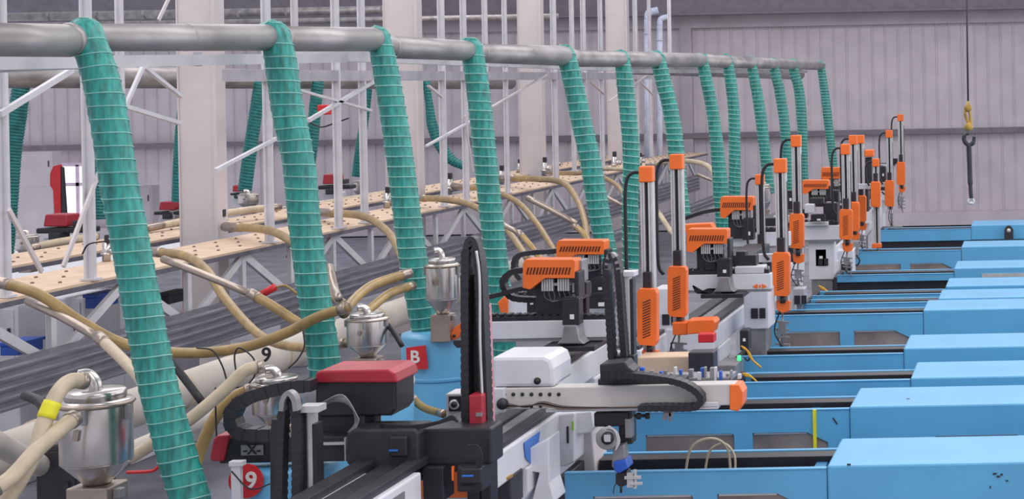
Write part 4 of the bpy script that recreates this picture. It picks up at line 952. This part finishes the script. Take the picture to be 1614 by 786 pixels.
# white control cabinet and pedestal next to nearest machine
t = thing('control_box', P(890, 720, 13.4), 'white control box with green mark beside the nearest blue machine', 'box')
build('box_body', MB().ppoly([(868, 655), (905, 650), (905, 728), (890, 735), (868, 733)], 13.3, .35), WHITE, t, .012)
build('slot_handle', MB().pb(893, 672, 896, 698, 13.285, .015), BLACK, t); build('green_mark', MB().pb(901, 664, 904, 678, 13.285, .015), mat('green_sticker', (150, 200, 60)), t)
t = thing('riser_stand', P(925, 730, 13.6), 'pale tapered stand with bracket left of the nearest blue machine', 'stand')
build('stand_post', MB().ppoly([(908, 655), (930, 655), (938, 735), (938, 790), (900, 790), (905, 735)], 13.6, .4), COLM, t, .01)
build('stand_bracket', MB().ppoly([(906, 650), (932, 648), (936, 672), (930, 682), (908, 684)], 13.4, .3), WHITE, t, .01)
t = thing('beam_stand', P(840, 780, 12.6), 'big white bracket stand under the robot beam with blue sticker', 'stand')
build('stand_plate', MB().ppoly([(800, 725), (865, 690), (866, 760), (875, 790), (860, 800), (838, 790), (850, 745), (806, 738)], 12.5, .3), WHITE, t, .01)
t = thing('valve_island', P(790, 770, 12.0), 'dark oily valve assembly under the orange beam end at bottom', 'valve')
build('island_body', MB().pb(776, 752, 805, 800, 12.0, .3), DARK, t, .01)
build('island_bracket', MB().pb(770, 720, 776, 752, 11.9, .1).pb(776, 752, 802, 756, 11.95, .1), BRASS, t)
mb = MB()
for k in range(5): mb.tube(pp([(740 + k * 4, 742), (750 + k * 5, 760), (765, 775 + k * 3), (772, 800)], 11.4, n=5), S(1.6, 11), 6)
build('wire_bundle', mb, BLACKC, t)

# ------------------------------------------------------------------ orange robots
def orobot(label, loc, trav, kickp=None, cover=None, mot=None, sp=None, col=None, extra=None):
    t = thing('take_out_robot', loc, label, 'robot', None)
    if trav: traverse(t, *trav)
    if kickp: kick(t, *kickp)
    if cover:
        u0, v0, u1, v1, Y = cover; h = v1 - v0; w_ = u1 - u0
        vent_cover(t, u0, v0, u1, v1, Y, .22, True, 14)
        valves(t, u0 + w_ * .36, v0 + h * .6, u0 + w_ * .92, v0 + h * 1.05, Y + .05)
        build('valve_frame', MB().pb(u0 + w_ * .25, v0 + h * .62, u0 + w_ * .9, v0 + h * 1.9, Y + .14, .1).pb(u0 + w_ * 1.0, v0 + h * .4, u0 + w_ * 1.08, v0 + h * 1.4, Y, .2), BLACK, t, .01)
    if mot:
        for m in mot: motor(t, *m)
    if sp: spider(t, *sp)
    if col: 
        for c in col:
            column(t, *c[0], **c[1])
            uc, vc, g0, g1, cw, Yc = c[0]
            if Yc > 19 and not kickp:          # slim arm from the traverse beam out to the column
                xa = trav[0] - .1; zz = P(uc, g0 + 4, Yc).z; xb = P(uc, g0, Yc).x
                build('kick_arm', MB().box(xa, xb - .02, Yc + .16, Yc + .26, zz - .10, zz), WHITE, t, .006)
                build('arm_carriage', MB().box(xa - .15, xa + .15, Yc + .1, trav[2] + .4, zz - .14, zz - .02).box(xa - .1, xa + .1, trav[2] + .1, trav[2] + .4, trav[1], zz - .1), DARK, t, .01)
    if extra: extra(t)
    return t
def ex3(t):
    build('gear_head', MB().pb(878, 468, 918, 472, 14.45, .2), DARK, t)
    path = pp([(856, 452), (820, 455), (795, 462), (768, 468)], 14.6, n=5); build('cable_carrier', MB().chain(path, .08, .04), BLACK, t)
    path = pp([(830, 425), (808, 428), (794, 442), (800, 460), (815, 470), (862, 472)], 14.7); build('cable_carrier', MB().chain(path, .1, .05), BLACK, t)
    build('slide_block', MB().pb(905, 445, 925, 470, 14.7, .15).pb(915, 470, 925, 500, 14.75, .1), BLACK, t, .01)
    build('bracket', MB().pb(905, 410, 918, 445, 14.55, .2), GREYM, t, .008)
orobot('orange covered robot with upright black motor above its long white arm, nearest orange one', P(900, 560, 14.6), (-4.0, 2.52, 13.7, 15.9, .5, (15.0, 15.6)),
  (768, 505, 962, 533, 14.5, 0), (824, 409, 906, 456, 14.4), [(886, 470, 913, 512, 14.3)], (899, 512, 1.0, 14.35), None, ex3)
t_ = thing('orange_bracket', P(720, 522, 15.0), 'orange arm end left of the tall black mast', 'bracket')
build('bracket_hook', MB().ppoly([(710, 526), (718, 514), (728, 508), (728, 524), (720, 534), (713, 536)], 15.0, .12), ORANGE, t_, .008); build('bracket_bolt', MB().tube([P(716, 529, 14.99), P(716, 529, 15.01)], .015, 10), DARK, t_)
def ex4(t):
    path = pp([(880, 395), (838, 398), (815, 405), (812, 425), (822, 440)], 16.8); build('cable_carrier', MB().chain(path, .1, .05), DARK, t)
    build('slide_block', MB().pb(935, 432, 958, 450, 16.7, .2).pb(955, 402, 962, 440, 16.7, .1), BLACK, t, .01)
    build('tool_plate', MB().pb(1060, 508, 1083, 528, 17.2, .2).ppoly([(1083, 505), (1124, 503), (1128, 508), (1124, 524), (1083, 527)], 17.1, .25), ORANGE, t, .01)
orobot('robot with rear orange valve cover and the shorter of two front silver columns', P(1018, 590, 16.4), (-3.9, 2.3, 16.4, 17.6, .4, (16.6, 17.2)),
  (800, 470, 960, 496, 16.6, -1, 16), (877, 379, 952, 414, 16.5), [(932, 438, 956, 462, 16.5), (925, 462, 965, 486, 16.4, True)], None,
  [((1017.5, 262, 455, 545, 22, 15.6), dict(vj=552, vbot=585, rod=572, nsl=14))], ex4)
def ex5(t):
    mb = MB()
    for k in range(5): mb.tube(pp([(1092, 470 - 20), (1100 + 4 * k, 462), (1120 + k * 3, 455), (1140, 470)], 18.5, n=4), S(1.2, 18), 5)
    build('label_marks', MB().ppoly([(1186, 451), (1194, 447), (1194, 455)], 18.69, .01).ppoly([(1196, 449), (1196, 453), (1199, 453), (1199, 449)], 18.69, .01).ppoly([(1209, 451), (1201, 447), (1201, 455)], 18.69, .01), ORANGE, t)
    build('pneumatic_line', mb, BLACKC, t)
    build('drive_unit', MB().pb(1155, 402, 1192, 420, 18.8, .2).pb(1160, 396, 1175, 404, 18.8, .2), BLACK, t, .01)
    build('white_block', MB().pb(1158, 420, 1204, 431, 18.7, .25), PAINT, t, .008)
    build('second_motor', MB().pb(1112, 405, 1128, 426, 18.7, .15), BLACK, t, .01)
orobot('orange covered robot with thick white pedestal and the taller of two front silver columns', P(1145, 560, 18.8), (-3.55, 2.22, 18.4, 21.4, .52, (18.6, 19.3)),
  (1078, 432, 1215, 457, 18.7, 0), (1082, 361, 1146, 398, 18.6), [(1130, 408, 1151, 436, 18.5)], (1141, 436, .8, 18.55),
  [((1065, 243, 420, 500, 21, 17.4), dict(vj=508, vbot=578, rod=520, nsl=14))], ex5)
def ex6(t):
    build('rear_cover', MB().ppoly([(1078, 354), (1120, 352), (1124, 360), (1124, 368), (1078, 366)], 20.4, .22), ORANGE, t, .01)
orobot('robot with silver column and orange vented gearbox over fourth blue machine, middle of row', P(1229, 560, 21), (-3.5, 2.2, 21.4, 22.6, .42, (21.5, 22)),
  None, None, None, None, [((1229, 250, 398, 467, 19.5, 20.0), dict(vj=474, vbot=550, rod=486, nsl=13))], ex6)
def ex7(t):
    motor(t, 1170, 345, 1188, 378, 22.8); build('drive_unit', MB().pb(1150, 330, 1172, 376, 23.0, .2), DARK, t, .01)
    path = pp([(1135, 330), (1110, 334), (1080, 344)], 23, n=6); build('cable_carrier', MB().chain(path, .1, .05), BLACK, t)
    column(t, 1197, 275, 386, 402, 14, 22.0, loop=True, nsl=0)
orobot('orange covered robot with short reddish capped column, left of the middle columns', P(1190, 450, 23), (-3.55, 2.3, 23.2, 24.6, .45), (1145, 366, 1245, 388, 23.1, 0), (1135, 310, 1187, 344, 22.9), None, None, None, ex7)
orobot('robot with silver column and orange gearbox rising above the short reddish capped one', P(1254, 480, 24.6), (-3.6, 2.2, 25.1, 26.2, .42), None, None, None, None,
  [((1254, 213, 337, 392, 16, 23.6), dict(vj=400, vbot=455, rod=400, nsl=12))])
def ex9(t):
    motor(t, 1278, 338, 1300, 349, 27.3, True); build('white_block', MB().pb(1268, 350, 1305, 356, 27.4, .3).pb(1268, 322, 1282, 336, 27.4, .3), PAINT, t, .01)
    build('drive_unit', MB().pb(1252, 330, 1272, 344, 27.6, .2).pb(1298, 320, 1320, 352, 27.7, .2).pb(1276, 312, 1298, 322, 27.6, .2), BLACK, t, .01)
orobot('robot with wide white arm and largest orange gearbox of the far cluster', P(1335, 430, 27), (-3.3, 2.2, 27.8, 29.2, .5, (27.9, 28.4)), (1262, 355, 1324, 378, 27.5, 0), (1264, 284, 1306, 306, 28.2), None, None,
  [((1332, 227, 330, 378, 14.5, 26.8), dict(vj=383, vbot=432, rod=385, nsl=12))], ex9)
orobot('robot with orange cover stepped behind the far cluster, left column cap of the pair', P(1347, 420, 30), (-3.4, 2.2, 30.6, 31.6, .45), None, (1294, 264, 1325, 292, 30.2), None, None,
  [((1344, 213, 318, 365, 13, 29.6), dict(vj=366, vbot=410, nsl=0))])
orobot('robot with right column cap of the close pair in far cluster', P(1355, 400, 32), (-3.4, 2.2, 33.0, 34.0, .45), None, None, None, None,
  [((1356, 213, 308, 350, 11.5, 31.8), dict(vj=352, vbot=392, nsl=0, loop=False))])
orobot('robot with low orange capped column and long bare rod in far cluster', P(1380, 390, 32), (-3.5, 2.2, 35.6, 36.6, .45), None, None, None, None,
  [((1380, 250, 286, 327, 11, 31.0), dict(vj=None, nsl=0, rod=390, loop=True))],
  lambda t: (build('small_cover', MB().pb(1362, 236, 1377, 247, 34.5, .3), ORANGE, t, .02), build('rod_foot', MB().pb(1374, 384, 1389, 391, 30.9, .15), ORANGE, t, .01), build('drive_unit', MB().pb(1364, 248, 1374, 290, 34.6, .2), BLACK, t, .01), gripper(t, 1385, 392, 420, 10, 31)))
orobot('second farthest orange capped column with cable loop, above the farthest machine', P(1401, 380, 37), (-3.5, 2.3, 38.0, 39.0, .45), None, None, None, None,
  [((1401, 205, 284, 326, 10.5, 36.5), dict(vj=None, nsl=0, loop=True))],
  lambda t: (gripper(t, 1405, 328, 358, 9, 36.5), build('tool_bar', MB().pb(1390, 357, 1422, 361, 36.4, .2), GREYM, t)))
orobot('farthest and highest orange capped column against the bare wall', P(1419, 330, 40), (-3.6, 2.3, 41.2, 42.2, .45), None, None, None, None,
  [((1419, 180, 255, 292, 9.5, 40.0), dict(vj=294, vbot=330, nsl=0, loop=True))],
  lambda t: build('rear_drive', MB().pb(1404, 250, 1414, 262, 40.2, .3).pb(1424, 200, 1425, 255, 40.2, .1), BLACK, t, .01))
# cabinets and white stands between the orange robots and the blue machines
def stand(u0, v0, u1, v1, Y, d, label, m=WHITE):
    a = P(u0, v0, Y); b = P(u1, v1, Y); cx = (a.x + b.x) / 2
    t = thing('machine_stand', (cx, Y + d / 2, 0), label, 'stand', None)
    build('stand_body', MB().box(a.x, b.x, Y, Y + d, b.z, a.z), m, t, .012)
    build('stand_leg', MB().box(a.x + .04, b.x - .04, Y + .04, Y + d - .04, 0, b.z), GREYM, t, .008)
    build('socket_panel', MB().box(cx - .06, cx + .02, Y - .02, Y, (a.z + b.z) / 2 - .1, (a.z + b.z) / 2 + .02).box(cx + .04, cx + .11, Y - .02, Y, (a.z + b.z) / 2 - .1, (a.z + b.z) / 2 + .02), BLACK, t, .004)
stand(1172, 458, 1212, 518, 19.4, .5, 'white socket cabinet below the long white arm with orange arrows')
stand(1274, 378, 1316, 440, 27.6, .27, 'white stand under the wide far white arm')
stand(1030, 455, 1075, 540, 18.4, .4, 'white cabinet behind the two front silver columns')
stand(1128, 575, 1160, 600, 18.0, .5, 'pale base block under the thick pedestal', GREYM)
stand(1240, 405, 1262, 440, 26.0, .5, 'grey socket stand behind the middle silver column', BEAMG)
stand(1318, 395, 1345, 440, 28.2, .4, 'far white stand at the left ends of far blue machines')
stand(1250, 455, 1268, 480, 23.0, .3, 'small grey block stand by the middle gearbox foot', BEAMG)
stand(905, 560, 945, 640, 15.6, .5, 'white cabinet under the sloped beam behind the long white arm')
rr = random.Random(11)
for (u0, v0, u1, v1, Y, lab) in ((1180, 420, 1200, 436, 21.2, 'small drive unit on beam left of the middle silver column'), (1208, 405, 1216, 440, 21.4, 'narrow junction box right of the white block'), (1285, 392, 1303, 420, 27.6, 'dark valve unit on the stand under the wide far arm'),
   (1342, 380, 1352, 402, 28.6, 'grey valve unit below the far gearbox cluster'), (1240, 300, 1252, 330, 25, 'dark motor box left of the far silver column'), (1310, 300, 1322, 345, 28.4, 'tall dark drive box left of the far column cluster'), (1388, 262, 1396, 290, 38, 'dark drive box between two far orange columns'),
   (1166, 520, 1180, 552, 18.3, 'dark connector box at right of the thick pedestal'), (830, 455, 846, 500, 15.2, 'black upright bracket under the nearest orange cover')):
    t = thing('junction_box', P((u0 + u1) / 2, v1, Y), lab, 'junction box')
    build('box_body', MB().pb(u0, v0, u1, v1, Y, .2), BLACK if 'grey' not in lab else GREYM, t, .01)
    build('box_label', MB().pb(u0 + (u1 - u0) * .35, v0 + (v1 - v0) * .4, u0 + (u1 - u0) * .65, v0 + (v1 - v0) * .55, Y - .004, .004), WTXT, t)
    c = [(u1 - 2, v1), (u1 + 3, v1 + 8), (u1 - 1, v1 + 16), (u1 - 6, v1 + 12)]
    build('box_cable', MB().tube(pp(c, Y + .05, n=5), S(1.4, Y), 6), BLACKC, t)
# cream product bin on the fixture
t = thing('product_bin', P(1050, 590, 14.6), 'cream and dark bin behind the long white arm', 'bin')
build('bin_body', MB().pb(1005, 562, 1095, 605, 15.2, .3), BEIGE, t, .01); build('bin_back', MB().pb(1085, 555, 1125, 600, 15.0, .2), DARK, t, .01)
build('bin_red_part', MB().pb(1100, 526, 1125, 540, 16.8, .15), REDB, t, .01)
# yellow cables beside machines
for px, Y, lab in (([(1168, 545), (1176, 550), (1184, 565), (1196, 575)], 17.4, 'yellow cable loop beside the thick pedestal'), ([(1170, 588), (1180, 590), (1192, 600)], 17.0, 'lower yellow cable beside the thick pedestal'), ([(1290, 450), (1300, 455), (1305, 465)], 26, 'small far yellow cable by the white stands')):
    mb = MB()
    for k in range(3): mb.tube(pp([(u + k * 2, v + k * 2) for u, v in px], Y, n=5), S(1.3, Y), 6)
    tag(build('yellow_cable', mb, YELC), lab, 'cable')
tag(build('indicator_lamp', MB().tube([P(1165, 560, 17.2), P(1165, 568, 17.2)], .02, 10), GREENL), 'small green lit indicator beside the thick pedestal', 'lamp')
# white hinge pad tubes on the middle robot
# ------------------------------------------------------------------ crane hook
Yh = 20.0
t = thing('crane_hook', P(1528, 165, Yh), 'crane hook hanging on a thin cable before the bare wall', 'crane hook')
build('hoist_cable', MB().tube([P(1523, -60, Yh), P(1526, 168, Yh)], .011, 8), BLACKC, t)
mb = MB().tube(pp([(1526, 160), (1526, 170), (1523, 178), (1528, 186), (1525, 196), (1528, 204), (1527, 209)], Yh), [.012, .03, .045, .035, .045, .05, .04] + [.03] * 42, 12)
mb = MB()
mb.lathe(P(1526, 176, Yh), [(.02, 0), (.045, .02), (.05, .06), (.02, .09), (.012, .13)], 12); mb.lathe(P(1527, 206, Yh), [(.03, 0), (.055, .03), (.05, .07), (.025, .1)], 12)
mb.tube(pp([(1523, 172), (1521, 178), (1525, 190), (1530, 196), (1529, 180), (1526, 172)], Yh), .018, 8)
build('swivel_block', mb, BRASS, t)
tag(build('lifting_spanner', (lambda m: (m.tube(pp([(1527, 210), (1521, 213), (1519.5, 219), (1523, 226), (1529, 228), (1534, 224), (1536, 215)], Yh), [S(2.2, Yh)] * 8 + [S(3.6, Yh)] * 33 + [S(3.0, Yh)] * 8, 10),
   m.tube(pp([(1527, 226), (1528, 250), (1529, 280), (1530, 300), (1531, 312)], Yh), [S(4.4, Yh)] * 10 + [S(4.2, Yh)] * 10 + [S(3.4, Yh)] * 13, 10), m)[-1])(MB()), DARK), 'dark open jawed lifting hook rod hung below the yellow block', 'hook')
tag(build('shackle', MB().tube(pp([(1528, 313), (1526, 318), (1531, 321), (1535, 318), (1533, 312)], Yh), .012, 8).tube([P(1527, 320, Yh), P(1535, 320, Yh)], .018, 8), ALU), 'small steel shackle at the lower end of the dark hook rod', 'shackle')
